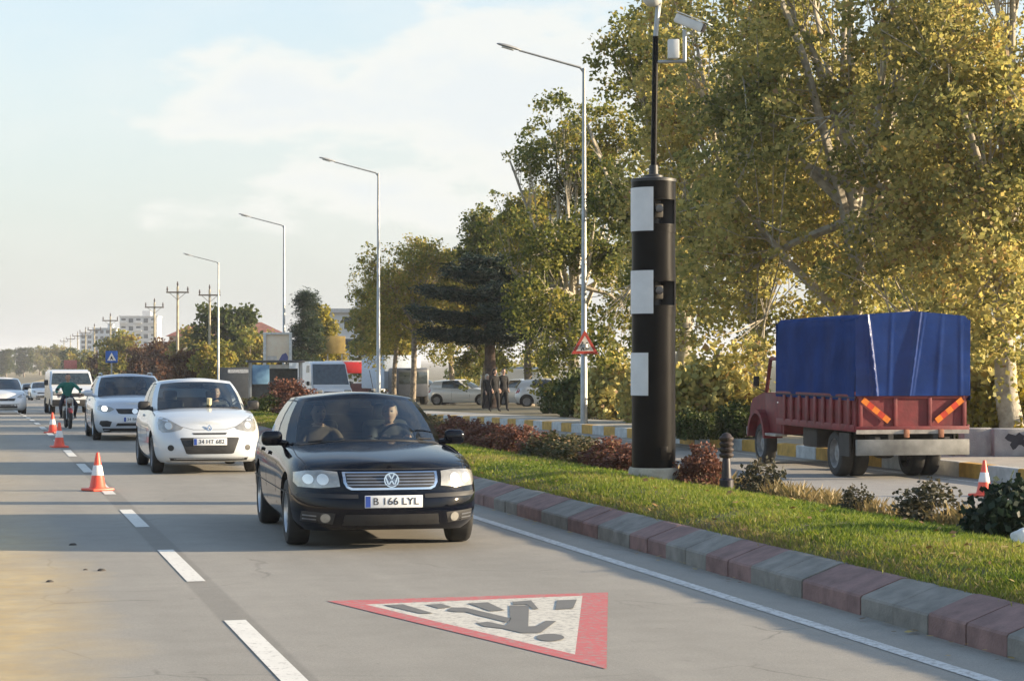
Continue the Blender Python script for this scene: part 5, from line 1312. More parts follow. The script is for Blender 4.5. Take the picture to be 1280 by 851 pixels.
h0 = bvs.ray_cast(Vector((0, -6, .66)), Vector((0, 1, 0)))[0]
mb = MB(); Me = Matrix.Translation((0, h0.y - .012, .66)) @ Matrix.Rotation(R(80), 4, 'X'); mb.lathe([(0, .004), (.05, .004), (.05, .01), (.062, .01), (.062, 0), (0, 0)], 24, M=Me.to_3x3(), c=Me.translation); mb.build('emblem', M_CHROME, su)
car_plate(su, bvs, 0, .48, .50, .11, '34 BK 507', txt_w=.39)
for s in (-1, 1):
    mb = MB(); mb.tube([(s * .57, .15, 1.43), (s * .575, .25, 1.485), (s * .57, 1.2, 1.475), (s * .56, 1.35, 1.40)], .016, 8); mb.build('roof_rail', mat('grille_metal', (.30, .31, .33), .3, .8), su, smooth=50)
su.location = (3.37, 48.1, float(gz(48))); su.rotation_euler = (0, 0, R(.4))

# ---- simpler cars for the distance: one shape with parts, copied and repainted
far = dict(hatch); far.update(res=.6, interior=False, glass=mat('far_glass', (.03, .04, .045), .08, spec=.9, var=.2), spokes=5)
fc, bvf, _ = make_car(far, 'distant_car')
for nm_, poly, mt, kw in (
    ('headlight', [(.44, .70), (.60, .665), (.74, .68), (.77, .78), (.72, .86), (.58, .80)], M_HL, dict(off=.006, mirror=True, step=.08)),
    ('grille', [(-.40, .66), (.40, .66), (.34, .56), (-.34, .56)], M_RUB, dict(off=.004, step=.1)),
    ('lower_intake', [(-.52, .43), (.52, .43), (.46, .28), (-.46, .28)], M_RUB, dict(off=.004, step=.1)),
    ('number_plate', [(-.26, .54), (.26, .54), (.26, .44), (-.26, .44)], M_PLATE, dict(off=.012, step=.1)),
    ('tail_light', [(.55, .70), (.77, .72), (.78, .95), (.66, .95)], mat('tail_lens', (.30, .03, .02), .25), dict(off=.006, mirror=True, step=.08, sgn=1))):
    patch(bvf, nm_, poly, mt, fc, **kw)
FP = {k: paint('far_' + k, v, .1, .3) for k, v in dict(white=(.62, .63, .64), silver=(.42, .43, .45), dark=(.03, .033, .04), blue=(.06, .10, .20), grey=(.20, .21, .22), red=(.30, .03, .03)).items()}
G_FAR = 'cars coming up the road in the distance'; G_PK = 'cars parked among the trees'
used = [False]
def far_car(px, D, rz, col, label, group, dz=0.0, sc=1.0):
    o = fc if not used[0] else copy_tree(fc); used[0] = True
    def rp(q):
        for sl in q.material_slots:
            if sl.material == P_WHITE: sl.link = 'OBJECT'; sl.material = FP[col]
        for ch in q.children: rp(ch)
    p = atD(px, D, dz); o.location = p; o.rotation_euler = (0, 0, rz); o.scale = (sc, sc, sc); tag(o, label, 'car', group); rp(o)
    return o
far_car(4, 84, R(2), 'white', 'white car cut by the left edge, in the opposite lane', G_FAR)
far_car(9, 128, R(2), 'white', 'white car behind the one cut by the left edge', G_FAR)
far_car(50, 190, R(3), 'dark', 'dark car just left of the white van on the road', G_FAR, sc=1.15)
far_car(37, 205, R(3), 'silver', 'silver car left of the dark distant car', G_FAR, sc=1.1)
far_car(28, 275, R(4), 'grey', 'tiny grey car far down the road', G_FAR)
far_car(43, 330, R(4), 'white', 'tiny white car farthest down the road', G_FAR)
# parked cars among the trees to the right
far_car(578, 116, R(62), 'silver', 'pale car parked side on by the thin tree, right of the black saloon roof', G_PK)
far_car(527, 122, R(70), 'grey', 'grey car half hidden behind the bare twin stems', G_PK, sc=1.08)
far_car(664, 112, R(40), 'white', 'white car parked right of the walking people', G_PK)
far_car(636, 124, R(70), 'blue', 'blue car parked behind the walking people', G_PK)
far_car(690, 104, R(75), 'dark', 'dark car parked left of the sign pole', G_PK)
far_car(768, 96, R(80), 'grey', 'grey car under the trees right of the sign pole', G_PK)
far_car(893, 56, R(82), 'silver', 'silver car roof showing behind bushes left of the red truck cab', G_PK, dz=-.35)
far_car(880, 66, R(80), 'red', 'reddish car farther back between the striped tower and the truck cab', G_PK, dz=-.1)

# ---- vans and lorries
def van(name, px, D, rz, m_body, label, L_=4.6, W=1.85, H=1.95, nose=.9, lights=True, dz=0.0, group=None, glassm=None, cat='van'):
    t = empty(name, atD(px, D, dz), rz, label, cat, group); gm = glassm or mat('far_glass', (.03, .04, .045), .08)
    y0 = -L_ / 2; Mp = Matrix(((0, 0, 1), (1, 0, 0), (0, 1, 0))); zc = .34
    prof = [(y0 + .05, zc), (y0, .55), (y0 + .03, .85), (y0 + .12, 1.0), (y0 + nose * .8, 1.16), (y0 + nose + .42, H - .12), (y0 + nose + .62, H - .02), (y0 + nose + 1.0, H), (L_ / 2 - .15, H - .02), (L_ / 2 - .02, H - .15), (L_ / 2, .6), (L_ / 2 - .04, zc)]
    bm = bmesh.new(); n = len(prof); sec = [(-1, 0), (-.985, .3)]
    vs = []
    for s in (-1, 1):
        vs.append([bm.verts.new((s * W / 2 * (1 if z < 1.15 else 1 - .10 * (z - 1.15) / (H - 1.15)), y, z)) for y, z in prof])
    for i in range(n): bm.faces.new((vs[0][i], vs[0][(i + 1) % n], vs[1][(i + 1) % n], vs[1][i]))
    bm.faces.new(vs[0][::-1]); bm.faces.new(vs[1]); bmesh.ops.recalc_face_normals(bm, faces=bm.faces)
    bmesh.ops.bevel(bm, geom=[e for e in bm.edges if len(e.link_faces) == 2 and e.calc_face_angle(0) > R(50)], offset=.07, segments=3, affect='EDGES')
    me = bpy.data.meshes.new('body'); bm.to_mesh(me); bm.free(); me.materials.append(m_body); me.polygons.foreach_set('use_smooth', [True] * len(me.polygons)); me.set_sharp_from_angle(angle=R(35)); link_mesh('body', me, t)
    a, b = Vector((y0 + nose * .8 + .03, 1.22)), Vector((y0 + nose + .40, H - .15)); nrm = Vector((-(b.y - a.y), b.x - a.x)).normalized() * .012
    mb = MB(); w0, w1 = W / 2 - .07, W / 2 - .16
    mb.add([(-w0, a.x + nrm.x, a.y + nrm.y), (w0, a.x + nrm.x, a.y + nrm.y), (w1, b.x + nrm.x, b.y + nrm.y), (-w1, b.x + nrm.x, b.y + nrm.y), (-w0, a.x - nrm.x, a.y - nrm.y), (w0, a.x - nrm.x, a.y - nrm.y), (w1, b.x - nrm.x, b.y - nrm.y), (-w1, b.x - nrm.x, b.y - nrm.y)], [(0, 1, 2, 3), (0, 4, 5, 1), (1, 5, 6, 2), (2, 6, 7, 3), (3, 7, 4, 0)]); mb.build('windscreen', gm, t, smooth=0)
    for s in (-1, 1):
        mb = MB(); x0 = s * (W / 2 * .992 + .004); x1 = s * (W / 2 * .915 + .004)
        mb.face([(x0, y0 + nose + .35, 1.22), (x0, y0 + nose + 1.3, 1.22), (x1, y0 + nose + 1.3, H - .22), (x1, y0 + nose + .72, H - .22)]); mb.build('side_window', gm, t, smooth=0)
        mb = MB(); mb.box((s * (W / 2 - .26), y0 + .07, .86), (.38, .14, .20), bev=.05); mb.build('headlight', M_HL, t)
        mb = MB(); mb.box((s * (W / 2 + .10), y0 + nose + .30, 1.28), (.16, .08, .22), bev=.03); mb.build('wing_mirror', M_RUB, t)
        for y in (y0 + .85, L_ / 2 - .85): wheel_set(t, s * (W / 2 - .10), y, .33, .22, M_ALLOY, 0, s, n=20)
    mb = MB(); mb.box((0, y0 - .01, .80), (W * .5, .06, .13), bev=.02); mb.build('grille', M_RUB, t)
    mb = MB(); mb.box((0, y0 - .0, .48), (W * .94, .12, .26), bev=.04); bp = mb.build('bumper', M_RUB, t)
    mb = MB(); mb.box((0, y0 - .07, .52), (.5, .015, .11)); mb.build('number_plate', M_PLATE, bp)
    return t
van('van', 86, 84, R(2), FP['white'], 'white van on the road behind the motorcycle', 4.4, 1.74, 1.80, .95)
pv = atD(88, 150, 0)
t = van('minibus', 399, 108, R(6), FP['white'], 'white minibus with a big dark windscreen right of the poster board', 5.6, 2.05, 2.42, .55, cat='minibus')
t = van('van', 650, 118, R(75), FP['white'], 'white van with a blue roof sheet behind the walking people', 4.6, 1.8, 2.1, .8)
mb = MB(); mb.box((0, .35, 2.13), (1.5, 3.0, .08), bev=.03); mb.build('roof_sheet', mat('pale_blue_sheet', (.12, .22, .42), .5), t)
# box lorry and the red kiosk
def box_lorry():
    t = empty('box_lorry', atD(498, 122), R(8), 'lorry with a pale blue box just right of the second street lamp', 'truck')
    mb = MB(); mb.box((0, 1.4, 1.95), (2.3, 4.2, 2.0), bev=.05); mb.build('cargo_box', mat('pale_blue_box', (.45, .52, .62), .5, var=.05), t)
    mb = MB(); mb.box((0, -1.75, 1.35), (2.0, 1.7, 1.7), bev=.14); cb = mb.build('cab', mat('lorry_dark', (.04, .05, .07), .4), t)
    mb = MB(); mb.box((0, -2.60, 1.62), (1.75, .03, .70), bev=.01); mb.build('windscreen', mat('far_glass', (.03, .04, .045), .08), cb)
    mb = MB(); mb.box((0, .6, .62), (.9, 5.6, .22)); mb.build('chassis', M_RUB, t)
    for s in (-1, 1):
        for y in (-1.8, 2.2): wheel_set(t, s * .95, y, .42, .28, M_ALLOY, 0, s, n=20)
box_lorry()
def kiosk():
    D = 132; t = empty('kiosk', atD(437, D), R(-10), 'stall with a bright red fascia and white side panels above the black car roof', 'stall')
    k = D / FPX; zb = float(gz(D)) ; z = lambda py: zpx(py, D) - zb - .0
    mb = MB(); mb.box((0, 1.2, z(480) / 2), (2.9, 2.2, z(480)), bev=.03); mb.build('counter', mat('kiosk_dark', (.10, .03, .03), .6), t)
    mb = MB(); mb.box((0, .3, (z(453) + z(467)) / 2), (2.9, .7, z(453) - z(467)), bev=.05); f = mb.build('fascia', mat('kiosk_red', (.62, .035, .035), .45, var=.05), t)
    mb = MB()
    for s in (-1, 1): mb.box((s * 1.5, .9, z(455) / 2), (.18, 2.0, z(455)), bev=.03)
    mb.build('side_panel', mat('kiosk_white', (.6, .58, .54), .5), t)
    mb = MB(); mb.box((0, 1.2, z(453) + .05), (3.2, 2.4, .1), bev=.02); mb.build('roof', mat('kiosk_white', (.6, .58, .54), .5), t)
kiosk()
# poster board, bus shelter, fence with lettering, pedestrian crossing sign
def poster():
    D = 112; t = empty('poster_board', atD(347, D), R(-6), 'tall cream poster board on two legs behind the lamp post', 'billboard'); zb = float(gz(D)); z = lambda py: zpx(py, D) - zb
    w = .70; mb = MB()
    mb.box((0, .06, (z(418) + z(452)) / 2), (2 * w - .1, .06, z(418) - z(452)), bev=.01); pn = mb.build('panel', mat('poster_cream', (.85, .74, .56), .6, var=.08, vscale=1.6, col2=(.78, .58, .40)), t)
    mb = MB()
    for s in (-1, 1): mb.box((s * w, 0, z(416) / 2 - .2), (.16, .16, z(416) + .4), bev=.02)
    mb.box((0, 0, z(417)), (2 * w + .16, .14, .12), bev=.02); mb.build('frame', mat('poster_frame', (.62, .59, .53), .5), t)
    mb = MB(); mb.prism([(.05, z(451)), (.56, z(451)), (.58, z(446)), (.45, z(441)), (.25, z(443))], .0, .008, M=rotx(R(90)), c=(0, .03, 0)); mb.cm = 1; mb.prism([(-.56, z(450)), (-.05, z(450)), (-.05, z(445)), (-.56, z(445))], .0, .006, M=rotx(R(90)), c=(0, .03, 0)); mb.build('printed_shapes', [mat('poster_blue', (.12, .12, .26), .6), mat('poster_pale', (.62, .56, .50), .6)], pn, smooth=0)
    mb = MB(); mb.box((0, .05, (z(456) + z(482)) / 2), (2 * w - .2, .05, z(456) - z(482))); mb.build('lower_panel', mat('poster_low', (.48, .42, .33), .6, var=.12, vscale=2), t)
poster()
def shelter():
    D = 104; t = empty('bus_shelter', atD(329, D), R(-4), 'bus shelter with a blue lit poster panel left of the poster board', 'bus shelter'); zb = float(gz(D)); z = lambda py: zpx(py, D) - zb
    mb = MB(); mb.box((.65, .7, z(453) + .05), (2.9, 1.6, .12), bev=.03); mb.build('roof', mat('shelter_dark', (.05, .05, .055), .5), t)
    for x in (-.62, 1.95):
        for yy in (.1, 1.35): mb = MB(); mb.box((x, yy, z(453) / 2), (.09, .09, z(453))); mb.build('post', M_GALV, t)
    mb = MB(); mb.box((-.12, .0, (z(456) + z(480)) / 2), (.86, .12, z(456) - z(480)), bev=.02); mb.build('poster_panel', mat('blue_poster', (.03, .10, .22), .35, var=.2, vscale=1.2, col2=(.22, .38, .50)), t)
    mb = MB(); mb.box((.66, 1.36, 1.2), (2.4, .02, 1.6)); mb.build('back_glass', mat('far_glass', (.03, .04, .045), .08), t)
    mb = MB(); mb.box((.9, 1.0, .45), (1.6, .4, .08), bev=.02); mb.build('bench', mat('shelter_dark', (.05, .05, .055), .5), t)
shelter()
def sign_wall():
    D = 135; t = empty('sign_wall', atD(299, D), R(-5), 'dark fence panel with pale lettering left of the bus shelter', 'fence'); zb = float(gz(D)); z = lambda py: zpx(py, D) - zb
    mb = MB(); mb.box((0, 0, z(459) / 2), (2.6, .12, z(459)), bev=.02); mb.build('panel', mat('slate_panel', (.05, .055, .06), .6), t)
    mb = MB(); mb.box((0, -.07, (z(461.5) + z(466)) / 2), (1.5, .02, z(461.5) - z(466))); mb.build('pale_strip', mat('pale_strip', (.36, .37, .38), .6, var=.25, vscale=9), t, smooth=0)
sign_wall()
def ped_sign():
    D = 92; p = atD(139.5, D); t = empty('crossing_sign', p, R(-3), 'blue square pedestrian crossing sign on a pole above the silver car', 'traffic sign'); zb = p.z; z = lambda py: zpx(py, D) - zb
    mb = MB(); mb.tube([(0, .05, 0), (0, .05, z(440))], .035, 8); mb.build('pole', M_GALV, t, smooth=50)
    s = .27; zc = z(446)
    mb = MB(); mb.box((0, 0, zc), (2 * s, .02, 2 * s), bev=.008); pl = mb.build('plate', mat('sign_blue', (.02, .09, .34), .4), t)
    mb = MB(); Mx = rotx(R(90)); mb.prism([(-.2, zc - .17), (.2, zc - .17), (0, zc + .19)], .0101, .013, M=Mx); tw = mb.build('white_triangle', mat('sign_white', (.62, .60, .56), .4), pl, smooth=0)
    mb = MB(); mb.prism([(-.07, zc - .14), (-.04, zc - .14), (0, zc - .08), (.05, zc - .14), (.08, zc - .14), (.03, zc - .03), (.02, zc + .03), (-.02, zc + .03), (-.04, zc - .03)], .0131, .015, M=Mx); mb.build('walker', M_DARK, tw, smooth=0)
ped_sign()
# wooden poles with crossarms and insulators
def util_pole():
    t = empty('utility_pole', (0, 0, 0)); H = 10.6
    mb = MB(); mb.tube([(0, 0, -.3), (0, 0, 2.4), (0, 0, H)], [.17, .15, .10], 10); mb.build('pole', mat('pole_concrete', (.34, .30, .21), .9, var=.15, vscale=2), t, smooth=50)
    mb = MB(); mb.box((0, -.12, H - .55), (2.1, .12, .14)); mb.tube([(0, -.1, H - 1.25), (.75, -.1, H - .6)], .025, 6); mb.tube([(0, -.1, H - 1.25), (-.75, -.1, H - .6)], .025, 6); mb.build('crossarm', mat('arm_dark', (.09, .075, .06), .8), t)
    for x, z in ((-.95, H - .48), (.95, H - .48), (0, H)):
        mb = MB(); mb.lathe([(.035, 0), (.05, .08), (.10, .12), (.06, .18), (.10, .24), (.05, .32), (.055, .46), (0, .47)], 10, c=(x, -.12 if x else 0, z)); mb.build('insulator', mat('insulator_brown', (.06, .04, .035), .35), t)
    return t
up = util_pole(); G_UP = 'power poles along the roadside'
ups = [(222, 192, 1.0, 'tallest pale power pole with a crossarm, above the white hatchback'), (262, 198, 1.0, 'power pole just left of the lamp post with a crossarm'), (193, 262, 1.14, 'power pole in front of the hazy apartment tower'), (138, 330, 1.2, 'far power pole left of the hazy apartment tower'), (118, 400, 1.25, None), (107, 470, 1.3, None), (97, 540, 1.3, None), (88, 620, 1.3, None), (80, 700, 1.3, None)]
for i, (px, D, s, lab) in enumerate(ups):
    o = up if i == 0 else copy_tree(up); o.scale = (s, s, s); o.location = atD(px, D); o.rotation_euler = (0, 0, R(-8)); tag(o, lab or 'thin hazy power pole in the far row going down the road', 'power pole', G_UP)
    D_top = 0
# brown round autumn bush, conifers and trees of the left background
bush('round_bush', bush_mesh(21, 1.5, 1.3, 1.6, RED, 'brown_bush_leaves', 200, 26, (.14, .11), .3, .35), atD(361, 84, -.1), 0, .88, 'round reddish brown bush left of the black car roof', None, 'bush')
bush('bush', b_grn, atD(331, 60), 1.0, (.55, .5, .62), 'dull green bush between the white hatchback and the black car', 'bushes beneath the roadside trees', 'bush')
con_m = tree_mesh(71, 11, 2.3, .8, 16, [(0, (.012, .028, .018)), (.5, (.035, .06, .03)), (1, (.07, .09, .035))], 'conifer_needles', (.34, .07), 520, 30, .6, .2, .45, .9, BARK, pointed=.72)
plant_tree('conifer_tree', con_m, atD(382, 170), .5, (1.15, 1.15, .84), 'dark pointed conifer rising behind the white minibus', None)
yel_m = tree_mesh(72, 8, 2.6, 1.0, 10, YEL, 'yellow_tree_leaves', (.26, .2), 380, 26, .6, .18, .45, 1.2, BARK)
plant_tree('yellow_tree', yel_m, atD(404, 176), 1.4, 1.0, 'yellow green tree just right of the dark conifer', None)
bkg_a = tree_mesh(81, 9, 4.0, .9, 11, GRN, 'far_green_leaves', (.42, .32), 300, 22, .9, .25, .5, .9, BARK)
bkg_b = tree_mesh(82, 8, 4.0, .8, 11, [(0, (.05, .022, .015)), (.5, (.12, .055, .03)), (1, (.18, .12, .05))], 'far_russet_leaves', (.42, .32), 300, 22, .9, .25, .5, .8, BARK)
bkg_c = tree_mesh(83, 9, 4.2, .9, 11, OLV, 'far_olive_leaves', (.42, .32), 300, 22, .9, .25, .6, .9, BARK)
G_BK = 'trees along the road in the distance'
bk = [(286, 205, bkg_a, 1.05, 'green tree behind the lamp post left of the poster board'), (318, 190, bkg_c, .72, 'olive tree between the lamp posts behind the bus shelter'), (248, 235, bkg_c, .92, 'olive tree behind the tall pale power pole'),
      (206, 250, bkg_b, .88, 'russet tree below the hazy apartment tower'), (176, 255, bkg_b, .80, 'darker russet tree left of the tall power pole'), (150, 268, bkg_c, .95, 'olive tree behind the blue crossing sign'), (128, 300, bkg_b, .80, 'russet tree left of the blue crossing sign'),
      (104, 400, bkg_c, .95, 'small olive tree far down the road'), (88, 520, bkg_a, 1.1, 'hazy green tree farther down the road'), (70, 700, bkg_c, 1.3, 'hazy pale tree at the end of the road'), (30, 800, bkg_a, 1.3, 'hazy tree at the far end of the road, left of the van'), (8, 760, bkg_a, 1.2, 'hazy dark tree at the left edge of the horizon'), (50, 900, bkg_c, 1.4, 'palest hazy tree at the end of the road'),
      (342, 215, bkg_b, .62, 'russet tree behind the poster board'), (232, 160, bkg_b, .5, 'dark low tree behind the white hatchback roof'), (268, 150, bkg_c, .5, 'low tree beside the lamp post foot'), (482, 160, bkg_c, .95, 'dark olive tree behind the second street lamp'),
      (-20, 780, bkg_a, 1.2, None)]
for px, D, ms, sc, lab in bk:
    if lab: plant_tree('roadside_tree', ms, atD(px, D), px * .31, (sc, sc, sc), lab, G_BK)

# ---- buildings
def building(name, px, D, w, d, z_top, m_wall, label, floors, bays, rz=0.0, flat=True, roof_m=None, win=(.6, .55), balc=False):
    t = empty(name, atD(px, D), rz, label, 'building'); zb = t.location.z; H = z_top - zb; fh = H / floors
    mw = mat('window_dark', (.06, .075, .09), .15, var=.3, vscale=.8); mfr = mat('window_frame_white', (.62, .61, .58), .5)
    mb = MB(); mb.box((0, d / 2, H / 2), (w, d, H)); mb.build('wall', m_wall, t, smooth=0)
    bw = w / bays
    for f in range(floors):
        for b in range(bays):
            x = -w / 2 + bw * (b + .5); z = fh * (f + .52); ww, wh = bw * win[0], fh * win[1]
            mb = MB(); mb.box((x, .02, z), (ww + .16, .10, wh + .16)); wo = mb.build('window', mfr, t, smooth=0)
            mb = MB(); mb.box((x, -.035, z), (ww, .03, wh)); mb.build('pane', mw, wo, smooth=0)
            if balc and b % 2 == 0:
                mb = MB(); mb.box((x, -.75, z - wh / 2 - .12), (bw * .95, 1.4, .14)); mb.box((x, -1.42, z - wh / 2 + .35), (bw * .95, .06, .8)); mb.build('balcony', m_wall, t, smooth=0)
    mb = MB()
    if flat: mb.box((0, d / 2, H + .2), (w + .7, d + .7, .4)); mb.box((w * .18, d * .5, H + 1.2), (w * .22, d * .4, 1.9))
    else:
        o = .5; a, b = Vector((-w / 2 - o, -o, H)), Vector((w / 2 + o, d + o, H)); r = min(w, d) * .20
        A = [(a.x, a.y, H), (b.x, a.y, H), (b.x, b.y, H), (a.x, b.y, H), (a.x + d * .4, d / 2, H + r), (b.x - d * .4, d / 2, H + r)]
        mb.add(A, [(0, 1, 5, 4), (1, 2, 5), (2, 3, 4, 5), (3, 0, 4), (0, 3, 2, 1)])
    mb.build('roof', roof_m or m_wall, t, smooth=0)
    return t
M_APT = mat('apartment_wall', (.55, .55, .55), .8, var=.05, vscale=.2); M_APT2 = mat('apartment_blue_grey', (.40, .44, .48), .8, var=.05, vscale=.2)
M_TILE = mat('roof_tiles', (.22, .085, .06), .85, var=.2, vscale=1.5); M_PLASTER = mat('white_plaster', (.55, .55, .56), .85, var=.06, vscale=.8)
building('apartment_block', 173, 720, 13, 12, zpx(396, 720), M_APT, 'hazy white apartment tower behind the tall power pole', 8, 5, R(-12), balc=True)
building('apartment_block', 131, 800, 9, 10, zpx(411, 800), M_APT2, 'hazy blue grey apartment block left of the white tower', 8, 4, R(-12))
building('apartment_block', 112, 880, 8, 10, zpx(418, 880), M_APT2, 'smaller hazy apartment block at the left of the group', 8, 3, R(-12))
building('tiled_house', 304, 330, 12, 9, zpx(416, 330), mat('house_cream', (.42, .36, .28), .85), 'long house with a red tiled roof behind the lamp posts', 2, 5, R(-8), False, M_TILE, (.4, .5))
building('tiled_house', 246, 300, 8, 8, zpx(420, 300), mat('house_cream', (.42, .36, .28), .85), 'house with a red tiled roof right of the tall power pole', 2, 3, R(-8), False, M_TILE, (.4, .5))
building('white_building', 436, 195, 6.2, 9, zpx(391, 195), M_PLASTER, 'white flat roofed building above the red stall', 4, 3, R(-14), True, mat('parapet_grey', (.42, .42, .43), .8), (.42, .55))
def shop_sign():
    D = 172; t = empty('shop_sign', atD(418.5, D), R(-8), 'dull gold signboard in front of the white building', 'sign'); zb = t.location.z
    mb = MB(); z0, z1 = zpx(442, D) - zb, zpx(420, D) - zb; mb.box((0, 0, (z0 + z1) / 2), (1.75, .15, z1 - z0), bev=.03); mb.build('panel', mat('gold_board', (.34, .24, .07), .6, var=.15, vscale=1.5), t)
    for s in (-1, 1): mb = MB(); mb.box((s * .6, .1, z0 / 2), (.12, .12, z0)); mb.build('post', M_GALV, t)
shop_sign()

def red_sign():
    D = 300; t = empty('red_sign', atD(88, D), R(-2), 'small faded red signboard showing above the roof of the white van', 'sign'); zb = t.location.z
    z0, z1 = zpx(461, D) - zb, zpx(450, D) - zb
    mb = MB(); mb.box((0, 0, (z0 + z1) / 2), (1.9, .12, z1 - z0), bev=.03); mb.build('panel', mat('faded_red', (.40, .12, .10), .6), t)
    for s in (-1, 1):
        mb = MB(); mb.tube([(s * .7, .1, 0), (s * .7, .1, z1)], .06, 8); mb.build('post', M_GALV, t)
red_sign()
# ================================================================ PEOPLE
SKIN = mat('skin', (.42, .26, .19), .55, var=.06)
HAIR_D = mat('dark_hair', (.02, .016, .013), .6); HAIR_G = mat('grey_hair', (.30, .29, .27), .6)
def skin_mesh(J, rad, edges, root):
    me = bpy.data.meshes.new('p'); names = list(J); me.from_pydata([J[n] for n in names], [(names.index(a), names.index(b)) for a, b in edges], [])
    o = bpy.data.objects.new('p', me); COL.objects.link(o); md = o.modifiers.new('s', 'SKIN'); md.use_smooth_shade = True
    for i, n in enumerate(names):
        sv = me.skin_vertices[0].data[i]; r = rad[n]; sv.radius = (r, r) if not hasattr(r, '__len__') else r; sv.use_root = (n == root)
    o.modifiers.new('u', 'SUBSURF').levels = 1
    dg = bpy.context.evaluated_depsgraph_get(); dg.update(); m2 = bpy.data.meshes.new_from_object(o.evaluated_get(dg)); bpy.data.objects.remove(o)
    return m2
def person(name, loc, rz, label, J, top, bottom, shoe, hair=HAIR_D, hair_len=0.0, scarf=None, coat=None, face=SKIN, cat='person', group=None, look=(0, -1, 0)):
    """J: joint positions (front is -y). One continuous skinned body with face, ears and fingers; hair is a child"""
    rad = dict(pelvis=(.15, .125), waist=(.135, .11), chest=(.165, .125), neckb=(.085, .08), neck=(.055, .058))
    for s in 'lr': rad.update({'sh' + s: .072, 'el' + s: .046, 'wr' + s: .031, 'hip' + s: .098, 'kn' + s: .066, 'an' + s: .043, 'toe' + s: .038})
    ed = [('pelvis', 'waist'), ('waist', 'chest'), ('chest', 'neckb'), ('neckb', 'neck')]
    for s in 'lr': ed += [('chest', 'sh' + s), ('sh' + s, 'el' + s), ('el' + s, 'wr' + s), ('pelvis', 'hip' + s), ('hip' + s, 'kn' + s), ('kn' + s, 'an' + s), ('an' + s, 'toe' + s)]
    if coat: rad.update(kn_l=.1); rad['knl'] = rad['knr'] = .095; rad['hipl'] = rad['hipr'] = .13; rad['pelvis'] = (.185, .15)
    Jb = {k: v for k, v in J.items() if k != 'head'}
    me = skin_mesh(Jb, rad, ed, 'pelvis')
    bm = bmesh.new(); bm.from_mesh(me)
    kn = {k: Vector(v) for k, v in J.items()}
    for f in bm.faces:
        c = f.calc_center_median(); d = lambda n: (c - kn[n]).length
        zone = min(kn, key=d)
        f.material_index = 1
        if zone.startswith(('wr',)) and d(zone) < .05: f.material_index = 0
        if zone in ('neck', 'head'): f.material_index = 0
        if zone.startswith(('hip', 'kn', 'pelvis')): f.material_index = 2
        if coat and zone.startswith(('hip', 'pelvis', 'kn')): f.material_index = 1
        if zone.startswith('an'): f.material_index = 2
        if zone.startswith('toe') or (zone.startswith('an') and c.z < kn[zone].z - .02): f.material_index = 3
    # head: shaped ellipsoid with brow, nose, mouth, chin and ears
    hc = kn['head']; lk = Vector(look).normalized(); sx = lk.cross(Vector((0, 0, 1))).normalized(); up_ = sx.cross(lk)
    M = Matrix((sx, -lk, up_)).transposed()
    hb = bmesh.new(); bmesh.ops.create_uvsphere(hb, u_segments=24, v_segments=18, radius=1)
    for v in hb.verts:
        x, y, z = v.co; wdt = .076 * (1 - .16 * max(0, -z)); p = Vector((x * wdt, y * .098, z * .118))
        if y < 0:
            fr = -y
            if abs(x) < .28 and -.30 < z < .12: p.y -= .024 * (1 - abs(x) / .28) * (1 - max(0, (z + .1) / .25)) * (1 if z > -.3 else 0)
            if .05 < z < .28 and .2 < abs(x) < .62: p.y += .010
            if -.62 < z < -.48 and abs(x) < .35: p.y += .006
            if z < -.7: p.y -= .012
        v.co = p
    for f in hb.faces:
        f.material_index = 0
    for s in (-1, 1):
        r = bmesh.ops.create_uvsphere(hb, u_segments=8, v_segments=6, radius=1, matrix=Matrix.Translation((s * .074, .008, -.005)) @ Matrix.Diagonal((.010, .022, .032, 1)))
        r2 = bmesh.ops.create_uvsphere(hb, u_segments=8, v_segments=6, radius=1, matrix=Matrix.Translation((s * .030, -.079, .014)) @ Matrix.Diagonal((.014, .010, .009, 1)))
        for v in r2['verts']:
            for f in v.link_faces: f.material_index = 4
    r3 = bmesh.ops.create_uvsphere(hb, u_segments=8, v_segments=6, radius=1, matrix=Matrix.Translation((0, -.083, -.062)) @ Matrix.Diagonal((.024, .008, .007, 1)))
    for v in r3['verts']:
        for f in v.link_faces: f.material_index = 5
    tmp = bpy.data.meshes.new('h'); hb.to_mesh(tmp); hb.free(); tmp.transform(Matrix.Translation(hc) @ M.to_4x4()); bm.from_mesh(tmp); bpy.data.meshes.remove(tmp)
    # hands: palm, four unequal curled fingers, thumb from the side
    for s in 'lr':
        w = kn['wr' + s]; e = kn['el' + s]; d = (w - e).normalized(); grip = Vector(J.get('grip', (0, 0, 0)))
        side = d.cross(Vector((0, 0, 1))); side = side.normalized() if side.length > .2 else Vector((0, 1, 0)) if True else side
        nrm = side.cross(d).normalized(); hm = MB(); hm.cm = 0
        hm.tube([w - d * .01, w + d * .04, w + d * .085], [.028, .038, .034], 8)
        for k, (o_, l) in enumerate(((-.027, .070), (-.009, .080), (.010, .075), (.027, .058))):
            b = w + d * .080 + side * o_; hm.tube([b, b + d * l * .5 - nrm * .012, b + d * l * .72 - nrm * .040, b + d * l * .55 - nrm * .058], [.0095, .009, .008, .006], 6)
        b = w + d * .025 - side * .032; hm.tube([b, b + d * .03 - side * .022 - nrm * .012, b + d * .062 - side * .016 - nrm * .026], [.012, .010, .007], 6)
        ho = hm.build('h', SKIN, None); hme = ho.data; bm.from_mesh(hme); bpy.data.objects.remove(ho)
    bm.to_mesh(me); bm.free()
    for q in (face, top, bottom, shoe, mat('eye_dark', (.03, .02, .02), .3), mat('lip', (.30, .13, .11), .5)): me.materials.append(q)
    me.polygons.foreach_set('use_smooth', [True] * len(me.polygons))
    t = link_mesh(name, me, None, loc, rz); tag(t, label, cat, group)
